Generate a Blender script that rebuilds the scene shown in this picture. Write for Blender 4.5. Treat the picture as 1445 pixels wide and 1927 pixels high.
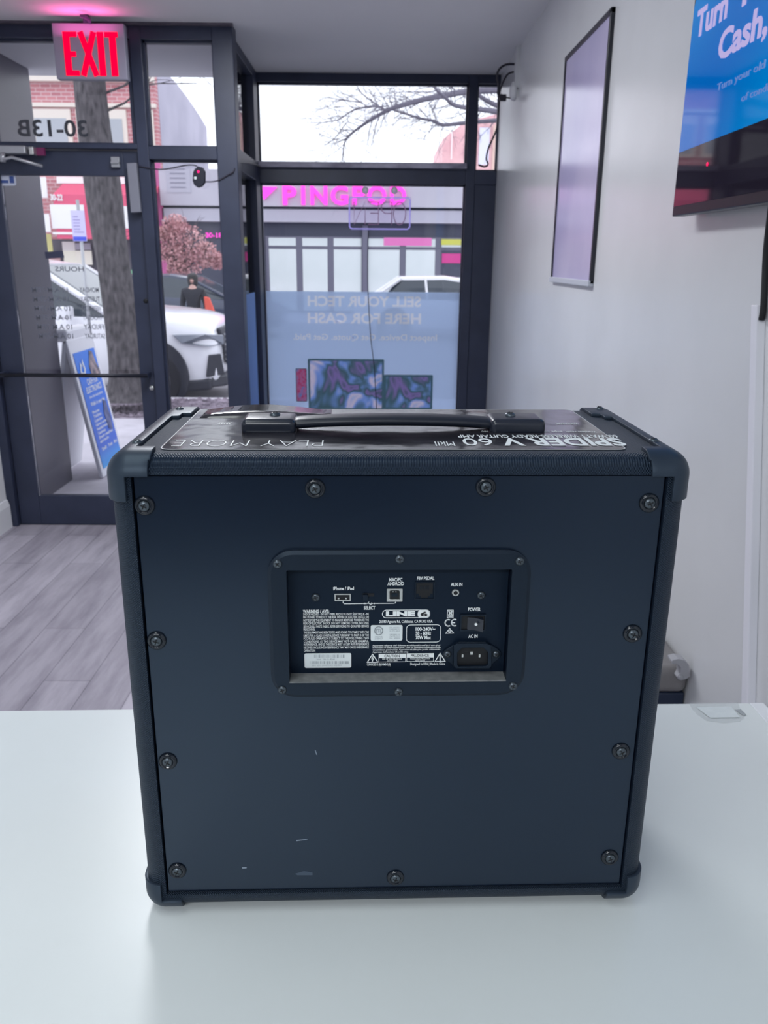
import bpy, bmesh, math, random
import numpy as np
from mathutils import Vector as V, Matrix

for o in list(bpy.data.objects): bpy.data.objects.remove(o)
SC = bpy.context.scene
COL = SC.collection
R = random.Random(7)

# ------------------------------------------------------------------ camera, world, lights, exposure
CZ = 1.5043
CF, CP, CY_, CR = 1538.05, .2994, .0089, -.0082
_F = np.array([math.sin(CY_)*math.cos(CP), math.cos(CY_)*math.cos(CP), -math.sin(CP)])
_r = np.array([math.cos(CY_), -math.sin(CY_), 0.]); _d = np.cross(_F, _r)
_c, _s = math.cos(CR), math.sin(CR)
CM = np.array([_c*_r+_s*_d, -_s*_r+_c*_d, _F])
cam_data = bpy.data.cameras.new('camera')
cam = bpy.data.objects.new('camera', cam_data); COL.objects.link(cam)
cam_data.sensor_fit = 'VERTICAL'; cam_data.sensor_height = 36; cam_data.lens = CF/1927*36
cam_data.clip_start = .01; cam_data.clip_end = 300
cam_data.dof.use_dof = True; cam_data.dof.focus_distance = .80; cam_data.dof.aperture_fstop = 15
m = Matrix.Identity(4)
for i in range(3):
    m[i][0] = CM[0][i]; m[i][1] = -CM[1][i]; m[i][2] = -CM[2][i]
m[2][3] = CZ
cam.matrix_world = m
SC.camera = cam

world = bpy.data.worlds.new('overcast_sky'); SC.world = world; world.use_nodes = True
bg = world.node_tree.nodes['Background']
bg.inputs[0].default_value = (.93, .96, 1, 1); bg.inputs[1].default_value = 1.7

def area(name, loc, size, power, color=(1, 1, 1), rot=(0, 0, 0), shape='RECTANGLE'):
    l = bpy.data.lights.new(name, 'AREA'); l.shape = shape; l.size = size[0]; l.size_y = size[1]
    l.energy = power; l.color = color
    o = bpy.data.objects.new(name, l); COL.objects.link(o); o.location = loc; o.rotation_euler = rot
    return o
COOL = (.93, .97, 1)
area('ceiling_lamp_behind', (-.7, -1.7, 2.58), (1.6, .3), 46, COOL)
area('ceiling_lamp_over_counter', (-.55, .25, 2.58), (.3, 1.2), 6, (.93, 1, .99))
area('ceiling_lamp_room', (-.7, 3.1, 2.58), (.3, 1.6), 36, (.94, .96, 1))
SC.view_settings.view_transform = 'Standard'; SC.view_settings.look = 'None'
SC.view_settings.gamma = 1; SC.view_settings.use_curve_mapping = False
SC.view_settings.exposure = .25

# ------------------------------------------------------------------ turning photo measurements into places
def ray(u, v): return V(CM.T @ np.array([(u-722.5)/CF, (v-963.5)/CF, 1.]))
C0 = V((0, 0, CZ))
def oy(u, v, y): d = ray(u, v); return C0+d*(y/d.y)
def ox(u, v, x): d = ray(u, v); return C0+d*(x/d.x)
def oz(u, v, z): d = ray(u, v); return C0+d*((z-CZ)/d.z)

# ------------------------------------------------------------------ materials
def mat(name, col, rough=.5, metal=0, spec=.5, emit=None, estr=0, coat=0, trans=0):
    M = bpy.data.materials.new(name); M.use_nodes = True
    b = M.node_tree.nodes['Principled BSDF']
    b.inputs['Base Color'].default_value = (*col, 1); b.inputs['Roughness'].default_value = rough
    b.inputs['Metallic'].default_value = metal; b.inputs['Specular IOR Level'].default_value = spec
    b.inputs['Coat Weight'].default_value = coat; b.inputs['Coat Roughness'].default_value = .08
    if emit: b.inputs['Emission Color'].default_value = (*emit, 1); b.inputs['Emission Strength'].default_value = estr
    return M
def N(M, t, **kw):
    n = M.node_tree.nodes.new(t)
    for k, v in kw.items():
        if k in n.inputs: n.inputs[k].default_value = v
        else: setattr(n, k, v)
    return n
def L(M, a, b): M.node_tree.links.new(a, b)
def bsdf(M): return M.node_tree.nodes['Principled BSDF']
def coords(M, scale=(1, 1, 1), rot=(0, 0, 0)):
    tc = N(M, 'ShaderNodeTexCoord'); mp = N(M, 'ShaderNodeMapping')
    mp.inputs['Scale'].default_value = scale; mp.inputs['Rotation'].default_value = rot
    L(M, tc.outputs['Object'], mp.inputs[0]); return mp.outputs[0]
def ramp(M, src, stops):
    r = N(M, 'ShaderNodeValToRGB'); e = r.color_ramp.elements
    while len(e) < len(stops): e.new(.5)
    for i, (p, c) in enumerate(stops): e[i].position = p; e[i].color = (*c, 1)
    L(M, src, r.inputs[0]); return r.outputs[0]
def noisy(name, c1, c2, scale, rough=.6, bump=0, stretch=(1, 1, 1), detail=5, **kw):
    M = mat(name, c1, rough, **kw)
    n = N(M, 'ShaderNodeTexNoise', Scale=scale, Detail=detail); L(M, coords(M, stretch), n.inputs['Vector'])
    L(M, ramp(M, n.outputs[0], [(.3, c1), (.7, c2)]), bsdf(M).inputs['Base Color'])
    if bump:
        b = N(M, 'ShaderNodeBump', Strength=bump, Distance=.01); L(M, n.outputs[0], b.inputs['Height'])
        L(M, b.outputs[0], bsdf(M).inputs['Normal'])
    return M
def lin(r, g, b):
    return tuple(((c/255)/12.92 if c/255 < .04045 else ((c/255+.055)/1.055)**2.4) for c in (r, g, b))

m_frame = noisy('frame_dark_metal', (.020, .027, .056), (.030, .039, .076), 6, .45)
m_wall = noisy('wall_gloss_paint', (.66, .67, .69), (.71, .72, .74), 2.5, .24)
bsdf(m_wall).inputs['Specular IOR Level'].default_value = .45
m_wallmatt = mat('wall_white', (.75, .76, .78), .6)
m_ceil = noisy('ceiling_paint', (.70, .70, .72), (.75, .75, .77), 1.2, .8)
m_base = mat('baseboard_white', (.78, .79, .82), .4)
m_counter = noisy('counter_white', (.77, .815, .82), (.81, .855, .86), 3, .30)
m_counter_edge = mat('counter_edge_white', (.84, .86, .9), .35)

# floor planks
m_floor = mat('grey_wood_planks', (.4, .4, .42), .42)
vec = coords(m_floor, (1, 1, 1), (0, 0, math.pi/2))
br = N(m_floor, 'ShaderNodeTexBrick'); L(m_floor, vec, br.inputs['Vector'])
br.inputs['Scale'].default_value = 1; br.inputs['Brick Width'].default_value = 1.22; br.inputs['Row Height'].default_value = .172
br.inputs['Mortar Size'].default_value = .0022; br.inputs['Mortar Smooth'].default_value = .3
br.inputs['Color1'].default_value = (*lin(180, 175, 186), 1); br.inputs['Color2'].default_value = (*lin(158, 153, 164), 1)
br.inputs['Mortar'].default_value = (*lin(125, 121, 131), 1); br.offset = .37
n1 = N(m_floor, 'ShaderNodeTexNoise', Scale=3.5, Detail=8, Roughness=.65); L(m_floor, coords(m_floor, (4.5, .7, 1)), n1.inputs['Vector'])
mx = N(m_floor, 'ShaderNodeMix', data_type='RGBA', blend_type='MULTIPLY'); mx.inputs[0].default_value = 1
L(m_floor, br.outputs['Color'], mx.inputs[6]); L(m_floor, ramp(m_floor, n1.outputs[0], [(.3, (.66, .65, .68)), (.62, (1.05, 1.05, 1.05))]), mx.inputs[7])
L(m_floor, mx.outputs[2], bsdf(m_floor).inputs['Base Color'])

def glass_mat(name, tint, spec=1.45):
    M = bpy.data.materials.new(name); M.use_nodes = True; nt = M.node_tree; nt.nodes.clear()
    o = nt.nodes.new('ShaderNodeOutputMaterial'); t = nt.nodes.new('ShaderNodeBsdfTransparent'); t.inputs[0].default_value = (*tint, 1)
    g = nt.nodes.new('ShaderNodeBsdfGlossy'); g.inputs['Roughness'].default_value = .02
    f = nt.nodes.new('ShaderNodeFresnel'); f.inputs[0].default_value = spec
    mx = nt.nodes.new('ShaderNodeMixShader')
    nt.links.new(f.outputs[0], mx.inputs[0]); nt.links.new(t.outputs[0], mx.inputs[1]); nt.links.new(g.outputs[0], mx.inputs[2])
    nt.links.new(mx.outputs[0], o.inputs[0]); return M
m_glass = glass_mat('clear_glass', (.93, .94, .97))
m_acrylic = glass_mat('clear_acrylic', (.95, .93, .99))
def film_mat(name, col, through=.12, nz=None):
    """printed see-through window film: lit by daylight coming through it"""
    M = bpy.data.materials.new(name); M.use_nodes = True; nt = M.node_tree; nt.nodes.clear()
    o = nt.nodes.new('ShaderNodeOutputMaterial'); t = nt.nodes.new('ShaderNodeBsdfTranslucent'); d = nt.nodes.new('ShaderNodeBsdfDiffuse')
    tr = nt.nodes.new('ShaderNodeBsdfTransparent'); tr.inputs[0].default_value = (*col, 1)
    for s in (t, d): s.inputs[0].default_value = (*col, 1)
    a = nt.nodes.new('ShaderNodeMixShader'); a.inputs[0].default_value = .3
    b = nt.nodes.new('ShaderNodeMixShader'); b.inputs[0].default_value = through
    nt.links.new(t.outputs[0], a.inputs[1]); nt.links.new(d.outputs[0], a.inputs[2])
    nt.links.new(a.outputs[0], b.inputs[1]); nt.links.new(tr.outputs[0], b.inputs[2]); nt.links.new(b.outputs[0], o.inputs[0])
    if nz:
        n = N(M, 'ShaderNodeTexNoise', Scale=nz[0], Detail=2, Distortion=2.2); L(M, coords(M), n.inputs['Vector'])
        c = ramp(M, n.outputs[0], nz[1]); L(M, c, t.inputs[0]); L(M, c, d.inputs[0])
    return M
m_film = film_mat('blue_window_film', (.58, .74, 1))
m_filmtext = film_mat('white_film_lettering', (.88, .92, 1))
m_filmdark = film_mat('dark_film_print', (.22, .36, .42), .05)
m_filmscreen = film_mat('printed_screen', (.3, .4, .6), .05, (2.6, [(.30, (.18, .30, .32)), (.40, (.52, .42, .72)), (.47, (.22, .36, .40)), (.55, (.45, .62, .95)), (.64, (.95, .88, .95)), (.74, (.5, .68, .97))]))
m_filmphone = film_mat('printed_phone', (.6, .2, .4), .05, (14.0, [(.3, (.65, .10, .28)), (.5, (.75, .35, .55)), (.7, (.3, .5, .8))]))

# amp materials
m_tolex = mat('black_textured_vinyl', lin(22, 32, 48), .42, spec=.5)
def weave(M, period, strength):
    tc = N(M, 'ShaderNodeTexCoord'); sx = N(M, 'ShaderNodeSeparateXYZ'); L(M, tc.outputs['Object'], sx.inputs[0])
    def math_(op, a, b=None):
        n = N(M, 'ShaderNodeMath', operation=op)
        for i, q in enumerate((a, b)):
            if q is None: continue
            if isinstance(q, (int, float)): n.inputs[i].default_value = q
            else: L(M, q, n.inputs[i])
        return n.outputs[0]
    yz = math_('SUBTRACT', sx.outputs[2], sx.outputs[1])
    k = 2*math.pi/period
    a = math_('SINE', math_('MULTIPLY', math_('ADD', sx.outputs[0], yz), k))
    b = math_('SINE', math_('MULTIPLY', math_('SUBTRACT', sx.outputs[0], yz), k))
    h = math_('ADD', a, b)
    n = N(M, 'ShaderNodeTexNoise', Scale=260, Detail=2); L(M, tc.outputs['Object'], n.inputs['Vector'])
    h = math_('ADD', h, math_('MULTIPLY', n.outputs[0], 2.8))
    bu = N(M, 'ShaderNodeBump', Strength=strength, Distance=.0004); L(M, h, bu.inputs['Height'])
    L(M, bu.outputs[0], bsdf(M).inputs['Normal'])
weave(m_tolex, .0021, .75)
m_panel = noisy('black_panel_board', lin(2, 12, 32), lin(3, 15, 36), 900, .30, spec=.8, detail=2)
bsdf(m_panel).inputs['Specular Tint'].default_value = (.62, .80, 1, 1)
bsdf(m_tolex).inputs['Specular Tint'].default_value = (.62, .8, 1, 1)
m_protect = noisy('corner_plastic', lin(38, 47, 60), lin(44, 53, 66), 60, .42, spec=.45)
m_bezel = noisy('bezel_plastic', lin(9, 19, 33), lin(12, 22, 37), 700, .45, spec=.5)
m_plate = noisy('socket_plate', lin(5, 18, 36), lin(8, 21, 38), 500, .5, spec=.35)
for _m in (m_protect, m_bezel, m_plate): bsdf(_m).inputs['Specular Tint'].default_value = (.65, .82, 1, 1)
m_ledge = noisy('ledge_painted_light', lin(105, 108, 110), lin(130, 132, 132), 120, .7)  # pale grey stands in for the light caught on the socket ledge
m_blackgloss = mat('black_gloss_metal', (.008, .012, .02), .12, spec=.5)
m_screw = mat('dark_screw_steel', (.09, .11, .13), .3, metal=.7)
m_black = mat('black_void', (.004, .005, .008), .6)
m_rubber = mat('handle_vinyl', lin(24, 30, 44), .38, spec=.5)
m_capsat = mat('handle_cap_plastic', lin(30, 36, 50), .27, spec=.6)
m_print = mat('white_print', (.90, .94, .95), .5)
m_label = noisy('white_label', (.74, .80, .82), (.80, .86, .87), 80, .45)
m_labelgrey = mat('grey_label_print', (.32, .36, .40), .5)
m_steel = mat('connector_nickel', (.62, .63, .62), .25, metal=.9)
m_sticker = noisy('glossy_black_sticker', lin(18, 18, 24), lin(60, 58, 66), 9, .13, stretch=(1, 2.2, 1), spec=.6)
_n = N(m_sticker, 'ShaderNodeTexNoise', Scale=22, Detail=2); L(m_sticker, coords(m_sticker), _n.inputs['Vector']); _b = N(m_sticker, 'ShaderNodeBump', Strength=.35, Distance=.003); L(m_sticker, _n.outputs[0], _b.inputs['Height']); L(m_sticker, _b.outputs[0], bsdf(m_sticker).inputs['Normal'])
m_stickedge = mat('sticker_edge_highlight', (.6, .62, .64), .3)  # pale rim colour paints the highlight along the sticker's edge

def mesh_off(name): return name

# ------------------------------------------------------------------ object building
WM = {}
def thing(name, label=None, cat=None, loc=(0, 0, 0), rz=0, group=None, kind=None):
    o = bpy.data.objects.new(name, None); COL.objects.link(o); o.empty_display_size = .1
    o.location = loc; o.rotation_euler = (0, 0, rz)
    WM[o.name] = Matrix.Translation(V(loc)) @ Matrix.Rotation(rz, 4, 'Z')
    tag(o, label, cat, group, kind); return o
def tag(o, label=None, cat=None, group=None, kind=None):
    if label: o['label'] = label
    if cat: o['category'] = cat
    if group: o['group'] = group
    if kind: o['kind'] = kind
    return o
def obj(name, bm, mats, parent=None, local=False, smooth=False, bevel=0, label=None):
    """links ONE mesh object. Coordinates are world ones unless local=True (then the parent's)."""
    if not isinstance(mats, (list, tuple)): mats = [mats]
    if parent:
        W = WM[parent.name]
        if not local: bmesh.ops.transform(bm, matrix=W.inverted(), verts=bm.verts)
        off = V((0, 0, 0))
    cs = [v.co for v in bm.verts]
    lo = V([min(c[i] for c in cs) for i in range(3)]); hi = V([max(c[i] for c in cs) for i in range(3)])
    org = V(((lo.x+hi.x)/2, (lo.y+hi.y)/2, lo.z)) if not parent else (lo+hi)/2
    bmesh.ops.translate(bm, vec=-org, verts=bm.verts)
    me = bpy.data.meshes.new(name); bm.to_mesh(me); bm.free()
    for q in mats: me.materials.append(q)
    if smooth:
        for p in me.polygons: p.use_smooth = True
    o = bpy.data.objects.new(name, me); COL.objects.link(o); o.location = org
    if parent: o.parent = parent; WM[o.name] = W @ Matrix.Translation(org)
    else: WM[o.name] = Matrix.Translation(org)
    if bevel:
        b = o.modifiers.new('bevel', 'BEVEL'); b.width = bevel; b.segments = 2; b.limit_method = 'ANGLE'
    if label: o['label'] = label
    return o
def autosmooth(o, ang=35):
    for p in o.data.polygons: p.use_smooth = True
    o.data.set_sharp_from_angle(angle=math.radians(ang)); return o
def struct(name, bm, mats, parent=None, **kw):
    o = obj(name, bm, mats, parent, **kw)
    if not parent: o['kind'] = 'structure'
    return o
def B(): return bmesh.new()
def box(bm, lo, hi, mi=0):
    lo = V(lo); hi = V(hi)
    vs = [bm.verts.new((x, y, z)) for x in (lo.x, hi.x) for y in (lo.y, hi.y) for z in (lo.z, hi.z)]
    for f in ((0, 1, 3, 2), (4, 6, 7, 5), (0, 4, 5, 1), (2, 3, 7, 6), (0, 2, 6, 4), (1, 5, 7, 3)):
        bm.faces.new([vs[i] for i in f]).material_index = mi
    return bm
def prism(bm, pts, off, mi=0):
    off = V(off); a = [bm.verts.new(V(p)) for p in pts]; b = [bm.verts.new(V(p)+off) for p in pts]
    n = len(a); fs = [bm.faces.new(a[::-1]), bm.faces.new(b)]
    for i in range(n): fs.append(bm.faces.new((a[i], a[(i+1) % n], b[(i+1) % n], b[i])))
    for f in fs: f.material_index = mi
    bmesh.ops.recalc_face_normals(bm, faces=fs); return bm
def ring(bm, pts_o, pts_i, off, mi=0):
    """flat frame between two outlines with the same count, with depth off"""
    off = V(off); n = len(pts_o); A = [[bm.verts.new(V(p)+k) for p in P] for k in (V((0, 0, 0)), off) for P in (pts_o, pts_i)]
    fs = []
    for i in range(n):
        j = (i+1) % n
        fs += [bm.faces.new((A[0][i], A[0][j], A[1][j], A[1][i])), bm.faces.new((A[2][i], A[2][j], A[3][j], A[3][i])),
               bm.faces.new((A[0][i], A[0][j], A[2][j], A[2][i])), bm.faces.new((A[1][i], A[1][j], A[3][j], A[3][i]))]
    for f in fs: f.material_index = mi
    bmesh.ops.recalc_face_normals(bm, faces=fs); return bm
def frame_basis(d):
    d = V(d).normalized(); a = V((0, 0, 1)) if abs(d.z) < .9 else V((1, 0, 0))
    x = d.cross(a).normalized(); return x, d.cross(x).normalized(), d
def lathe(bm, c, axis, prof, seg=20, mi=0, xy=None):
    """prof: list of (radius, height along axis)"""
    x, y, d = frame_basis(axis); c = V(c); rows = []
    for r, h in prof:
        if r < 1e-7: rows.append([bm.verts.new(c+d*h)])
        else: rows.append([bm.verts.new(c+d*h+x*r*math.cos(2*math.pi*i/seg)+y*r*math.sin(2*math.pi*i/seg)) for i in range(seg)])
    fs = []
    for a, b in zip(rows, rows[1:]):
        for i in range(seg):
            j = (i+1) % seg
            q = [a[i % len(a)], a[j % len(a)], b[j % len(b)], b[i % len(b)]]
            u = []
            for v in q:
                if v not in u: u.append(v)
            if len(u) > 2: fs.append(bm.faces.new(u))
    if len(rows[0]) > 1: fs.append(bm.faces.new(rows[0][::-1]))
    if len(rows[-1]) > 1: fs.append(bm.faces.new(rows[-1]))
    for f in fs: f.material_index = mi
    bmesh.ops.recalc_face_normals(bm, faces=fs); return bm
def tube(bm, pts, r, seg=8, mi=0, flat=None):
    pts = [V(p) for p in pts]; n = len(pts); rows = []
    rs = r if isinstance(r, (list, tuple)) else [r]*n
    for i, p in enumerate(pts):
        d = pts[min(i+1, n-1)]-pts[max(i-1, 0)]
        x, y, _ = frame_basis(d)
        if i and (x.dot(px) < 0): x, y = -x, -y
        px = x
        rows.append([bm.verts.new(p+x*rs[i]*math.cos(2*math.pi*k/seg)+y*rs[i]*math.sin(2*math.pi*k/seg)) for k in range(seg)])
    fs = []
    for a, b in zip(rows, rows[1:]):
        for i in range(seg): fs.append(bm.faces.new((a[i], a[(i+1) % seg], b[(i+1) % seg], b[i])))
    fs += [bm.faces.new(rows[0][::-1]), bm.faces.new(rows[-1])]
    for f in fs: f.material_index = mi
    return bm
def smoothpath(pts, k=4):
    pts = [V(p) for p in pts]; out = []
    for i in range(len(pts)-1):
        p0 = pts[max(i-1, 0)]; p1 = pts[i]; p2 = pts[i+1]; p3 = pts[min(i+2, len(pts)-1)]
        for j in range(k):
            t = j/k
            out.append(.5*((2*p1)+(p2-p0)*t+(2*p0-5*p1+4*p2-p3)*t*t+(3*p1-p0-3*p2+p3)*t**3))
    out.append(pts[-1]); return out
def rrect(x0, z0, x1, z1, r, seg=6):
    out = []
    for cx, cz, a in ((x1-r, z1-r, 0), (x0+r, z1-r, 90), (x0+r, z0+r, 180), (x1-r, z0+r, 270)):
        for k in range(seg+1):
            t = math.radians(a+90*k/seg); out.append((cx+r*math.cos(t), cz+r*math.sin(t)))
    return out
def rounded_box(bm, lo, hi, r, axes_cuts=None, keep=None, rs=5, infl=0, mi=0):
    """box with rounded edges as a cut grid; keep(x,y,z,side) chooses faces"""
    lo = V(lo)-V((infl,)*3); hi = V(hi)+V((infl,)*3); r = r+infl
    cuts = []
    for i in range(3):
        s = {lo[i], hi[i]}
        for k in range(1, rs+1):
            a = r*(1-math.cos(math.pi/2*k/rs)) if False else r*math.tan(math.pi/4*k/rs)
            s |= {lo[i]+r-a, hi[i]-r+a}
        s |= {lo[i]+r, hi[i]-r}
        for q in (axes_cuts[i] if axes_cuts else []): s.add(q)
        s = sorted(s); t = [s[0]]
        for q in s[1:]:
            if q-t[-1] > 1e-5: t.append(q)
        cuts.append(t)
    cache = {}
    def vert(p):
        k = tuple(round(c, 6) for c in p)
        if k not in cache:
            q = V([min(max(p[i], lo[i]+r), hi[i]-r) for i in range(3)]); d = V(p)-q
            cache[k] = bm.verts.new(q+d.normalized()*r if d.length > 1e-9 else q)
        return cache[k]
    fs = []
    for ax in range(3):
        a, b = [(1, 2), (0, 2), (0, 1)][ax]
        for side, val in ((-1, lo[ax]), (1, hi[ax])):
            for i in range(len(cuts[a])-1):
                for j in range(len(cuts[b])-1):
                    ps = []
                    for (s, t) in ((i, j), (i+1, j), (i+1, j+1), (i, j+1)):
                        p = [0, 0, 0]; p[ax] = val; p[a] = cuts[a][s]; p[b] = cuts[b][t]; ps.append(p)
                    c = [sum(p[q] for p in ps)/4 for q in range(3)]
                    if keep and not keep(c[0], c[1], c[2], (ax, side)): continue
                    f = bm.faces.new([vert(p) for p in ps]); f.material_index = mi; fs.append(f)
    for f in fs:
        f.normal_update(); c = f.calc_center_median(); mid = (lo+hi)/2
        d = c-V([min(max(c[i], lo[i]+r), hi[i]-r) for i in range(3)])
        if f.normal.dot(d) < 0: f.normal_flip()
    return bm

_tc = {}
def text_mesh(s, bold=0, res=3):
    k = (s, bold, res)
    if k in _tc: return _tc[k]
    cu = bpy.data.curves.new('t', 'FONT'); cu.body = s; cu.resolution_u = res; cu.offset = bold; cu.fill_mode = 'FRONT'
    o = bpy.data.objects.new('t', cu); me = bpy.data.meshes.new_from_object(o)
    vs = [v.co.copy() for v in me.vertices]; ps = [list(p.vertices) for p in me.polygons]
    bpy.data.objects.remove(o); bpy.data.curves.remove(cu); bpy.data.meshes.remove(me)
    _tc[k] = (vs, ps); return _tc[k]
CAPH = None
def text(bm, s, O, X, Y, width, cap, bold=0, mi=0, off=None, res=3, align=0):
    """flat lettering from O (lower left), reading along X, capitals cap high; off gives it depth"""
    global CAPH
    if CAPH is None: CAPH = max(v.y for v in text_mesh('H')[0])
    vs, ps = text_mesh(s, bold, res)
    x0 = min(v.x for v in vs); x1 = max(v.x for v in vs); sy = cap/CAPH
    sx = width/(x1-x0) if width else sy
    X = V(X).normalized(); Y = V(Y).normalized(); O = V(O)-X*(x1-x0)*sx*align
    a = [bm.verts.new(O+X*(v.x-x0)*sx+Y*v.y*sy) for v in vs]
    fs = [bm.faces.new([a[i] for i in p]) for p in ps]
    for f in fs: f.material_index = mi
    if off is not None:
        off = V(off)
        cnt = {}
        for p in ps:
            for i in range(len(p)):
                e = (p[i], p[(i+1) % len(p)]); cnt[tuple(sorted(e))] = cnt.get(tuple(sorted(e)), 0)+1
        b = [bm.verts.new(v.co+off) for v in a]
        for p in ps: bm.faces.new([b[i] for i in p][::-1]).material_index = mi
        for (i, j), c in cnt.items():
            if c == 1: bm.faces.new((a[i], a[j], b[j], b[i])).material_index = mi
    return bm

# ================================================================== THE ROOM
XL, XR, ZC, DY, WY = -2.14, .754, 2.605, 4.6, 5.683
struct('floor', box(B(), (XL-.15, -.30, -.05), (XR+.1, 5.75, 0)), m_floor)
struct('unseen_dark_floor', box(B(), (XL-.15, -3, -.05), (XR+.1, -.30, 0)), mat('dark_floor_for_reflection', (.035, .038, .045), .7))  # unseen dark floor, added to darken what the amp panel reflects
struct('ceiling', box(B(), (XL-.15, -3, ZC), (XR+.1, 5.80, ZC+.1)), m_ceil)
struct('wall_right', box(B(), (XR, -3, 0), (XR+.1, 5.75, ZC)), m_wall)
struct('wall_left', box(B(), (XL-.15, -3, 0), (XL, 4.56, ZC)), m_wallmatt)
struct('wall_back', box(B(), (XL-.15, -3.1, 0), (XR+.1, -3, ZC)), mat('dark_wall_for_reflection', (.07, .075, .09), .7))  # out of view, coloured dark only for the reflection in the amp panel
bm = B(); box(bm, (XL, -3, 0), (XL+.018, 4.54, .13)); prism(bm, [(XL, 4.54, .13), (XL+.018, 4.54, .13), (XL+.008, 4.54, .165), (XL, 4.54, .165)], (0, -7.5, 0))
struct('baseboard_left', bm, m_base)
struct('baseboard_right', box(B(), (XR-.012, -3, 0), (XR, 5.6, .12)), m_base)

# --- storefront, entry plane
FD = .055   # half depth of the mullions
def fr(bm, x0, x1, z0, z1, y=DY, d=FD): box(bm, (x0, y-d, z0), (x1, y+d, z1))
bm = B()
fr(bm, XL-.03, -2.093, 0, ZC); fr(bm, -1.236, -1.178, 0, ZC); fr(bm, -.829, -.726, 0, ZC)
fr(bm, -2.093, -1.236, 2.535, ZC); fr(bm, -2.093, -1.236, 2.035, 2.06)
fr(bm, -1.178, -.829, 2.535, ZC); fr(bm, -1.178, -.829, 1.987, 2.048); fr(bm, -1.178, -.829, 0, .12)
fr(bm, -2.093, -1.958, 2.06, 2.535, d=.03); fr(bm, -1.262, -1.236, 2.06, 2.535, d=.03)
o = struct('trim_1', bm, m_frame, bevel=.003)
# ceiling edge strip with chipped paint above the door frame
struct('trim_2', box(B(), (XL, DY-.075, ZC-.012), (-.72, DY-FD, ZC)), noisy('chipped_strip', lin(70, 68, 80), lin(105, 98, 108), 14, .7, stretch=(1, 1, 6)))
def pane(bm, x0, x1, z0, z1, y, t=.006): box(bm, (x0, y-t/2, z0), (x1, y+t/2, z1))
def wint(n): return thing('window_%d' % n, kind='structure')
w1 = wint(1); obj('glass_pane', pane_ if False else (lambda b: (pane(b, -1.958, -1.262, 2.06, 2.535, DY), b)[1])(B()), m_glass, w1)
bm = B()
for a in ((-1.958, -1.262, 2.06, 2.068), (-1.958, -1.262, 2.527, 2.535)): fr(bm, *a, d=.02)
obj('glazing_bead', bm, m_frame, w1)
def mkpane(n, x0, x1, z0, z1, y=DY):
    w = wint(n); b = B(); pane(b, x0, x1, z0, z1, y); obj('glass_pane', b, m_glass, w)
    b = B(); e = .009
    for a in ((x0, x1, z0, z0+e), (x0, x1, z1-e, z1), (x0, x0+e, z0, z1), (x1-e, x1, z0, z1)): fr(b, *a, y=y, d=.018)
    obj('glazing_bead', b, m_frame, w); return w
mkpane(2, -1.178, -.829, 2.048, 2.535); mkpane(3, -1.178, -.829, .12, 1.987)
# --- window plane
bm = B()
fr(bm, -.865, -.764, 0, ZC, WY); fr(bm, .556, .615, 0, ZC, WY)
fr(bm, -.764, .556, 2.555, ZC, WY); fr(bm, .615, XR, 2.555, ZC, WY)
fr(bm, -.764, .556, 1.968, 2.078, WY); fr(bm, .615, XR, 1.968, 2.053, WY)
fr(bm, -.764, .556, 0, .25, WY)
box(bm, (.615, WY-.045, 0), (XR, WY+.045, 1.968))
struct('trim_3', bm, m_frame, bevel=.003)
struct('trim_4', box(B(), (-.764, WY-.10, 2.060), (.556, WY-FD, 2.092)), noisy('dusty_ledge_top', lin(130, 126, 145), lin(190, 188, 205), 20, .7, stretch=(.4, 1, 1)))
mkpane(4, -.764, .556, 2.078, 2.555, WY); mkpane(5, -.764, .556, .25, 1.968, WY); mkpane(6, .615, XR, 2.053, 2.555, WY)
# --- return side between the two planes
bm = B(); xr = -.80
def frx(x, y0, y1, z0, z1, d=.04): box(bm, (x-d, y0, z0), (x+d, y1, z1))
frx(xr, 4.655, 4.80, 0, ZC); frx(xr, 5.46, WY-FD, 0, ZC); frx(xr, 4.8, 5.46, 2.555, ZC); frx(xr, 4.8, 5.46, 1.968, 2.078); frx(xr, 4.8, 5.46, 0, .25)
struct('trim_5', bm, m_frame, bevel=.003)
for n, z0, z1 in ((7, 2.078, 2.555), (8, .25, 1.968)):
    w = wint(n); obj('glass_pane', box(B(), (xr-.003, 4.8, z0), (xr+.003, 5.46, z1)), m_glass, w)

# --- the door
door = thing('door_1', loc=(-1.66, DY, 0), kind='structure')
bm = B()
for a in ((-2.088, -1.968, .004, 2.03), (-1.322, -1.240, .004, 2.03), (-1.968, -1.322, 1.909, 2.03), (-1.968, -1.322, .004, .178)): fr(bm, *a, d=.022)
obj('door_frame', bm, m_frame, door, bevel=.003)
bm = B(); pane(bm, -1.968, -1.322, .178, 1.909, DY); obj('glass_pane', bm, m_glass, door)
pb = B(); zb = .885
tube(pb, [(-2.07, DY-.085, zb), (-1.262, DY-.085, zb)], .011, 12)
pb2 = obj('push_bar', pb, mat('push_bar_black', lin(28, 30, 42), .35, metal=.3), door, smooth=True)
b = B()
for x in (-2.06, -1.272): box(b, (x-.012, DY-.09, zb-.014), (x+.012, DY-.02, zb+.014))
obj('bar_bracket', b, m_frame, pb2)
b = B(); lathe(b, (-1.262, DY-.02, .809), (0, -1, 0), [(0, .010), (.010, .010), (.014, .006), (.015, 0)]); obj('lock_cylinder', b, m_steel, door, smooth=True)
b = B(); lathe(b, (-1.26, DY-.02, 1.28), (0, -1, 0), [(0, .004), (.012, .004), (.013, 0)]); obj('lock_cover', b, m_black, door, smooth=True)
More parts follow.
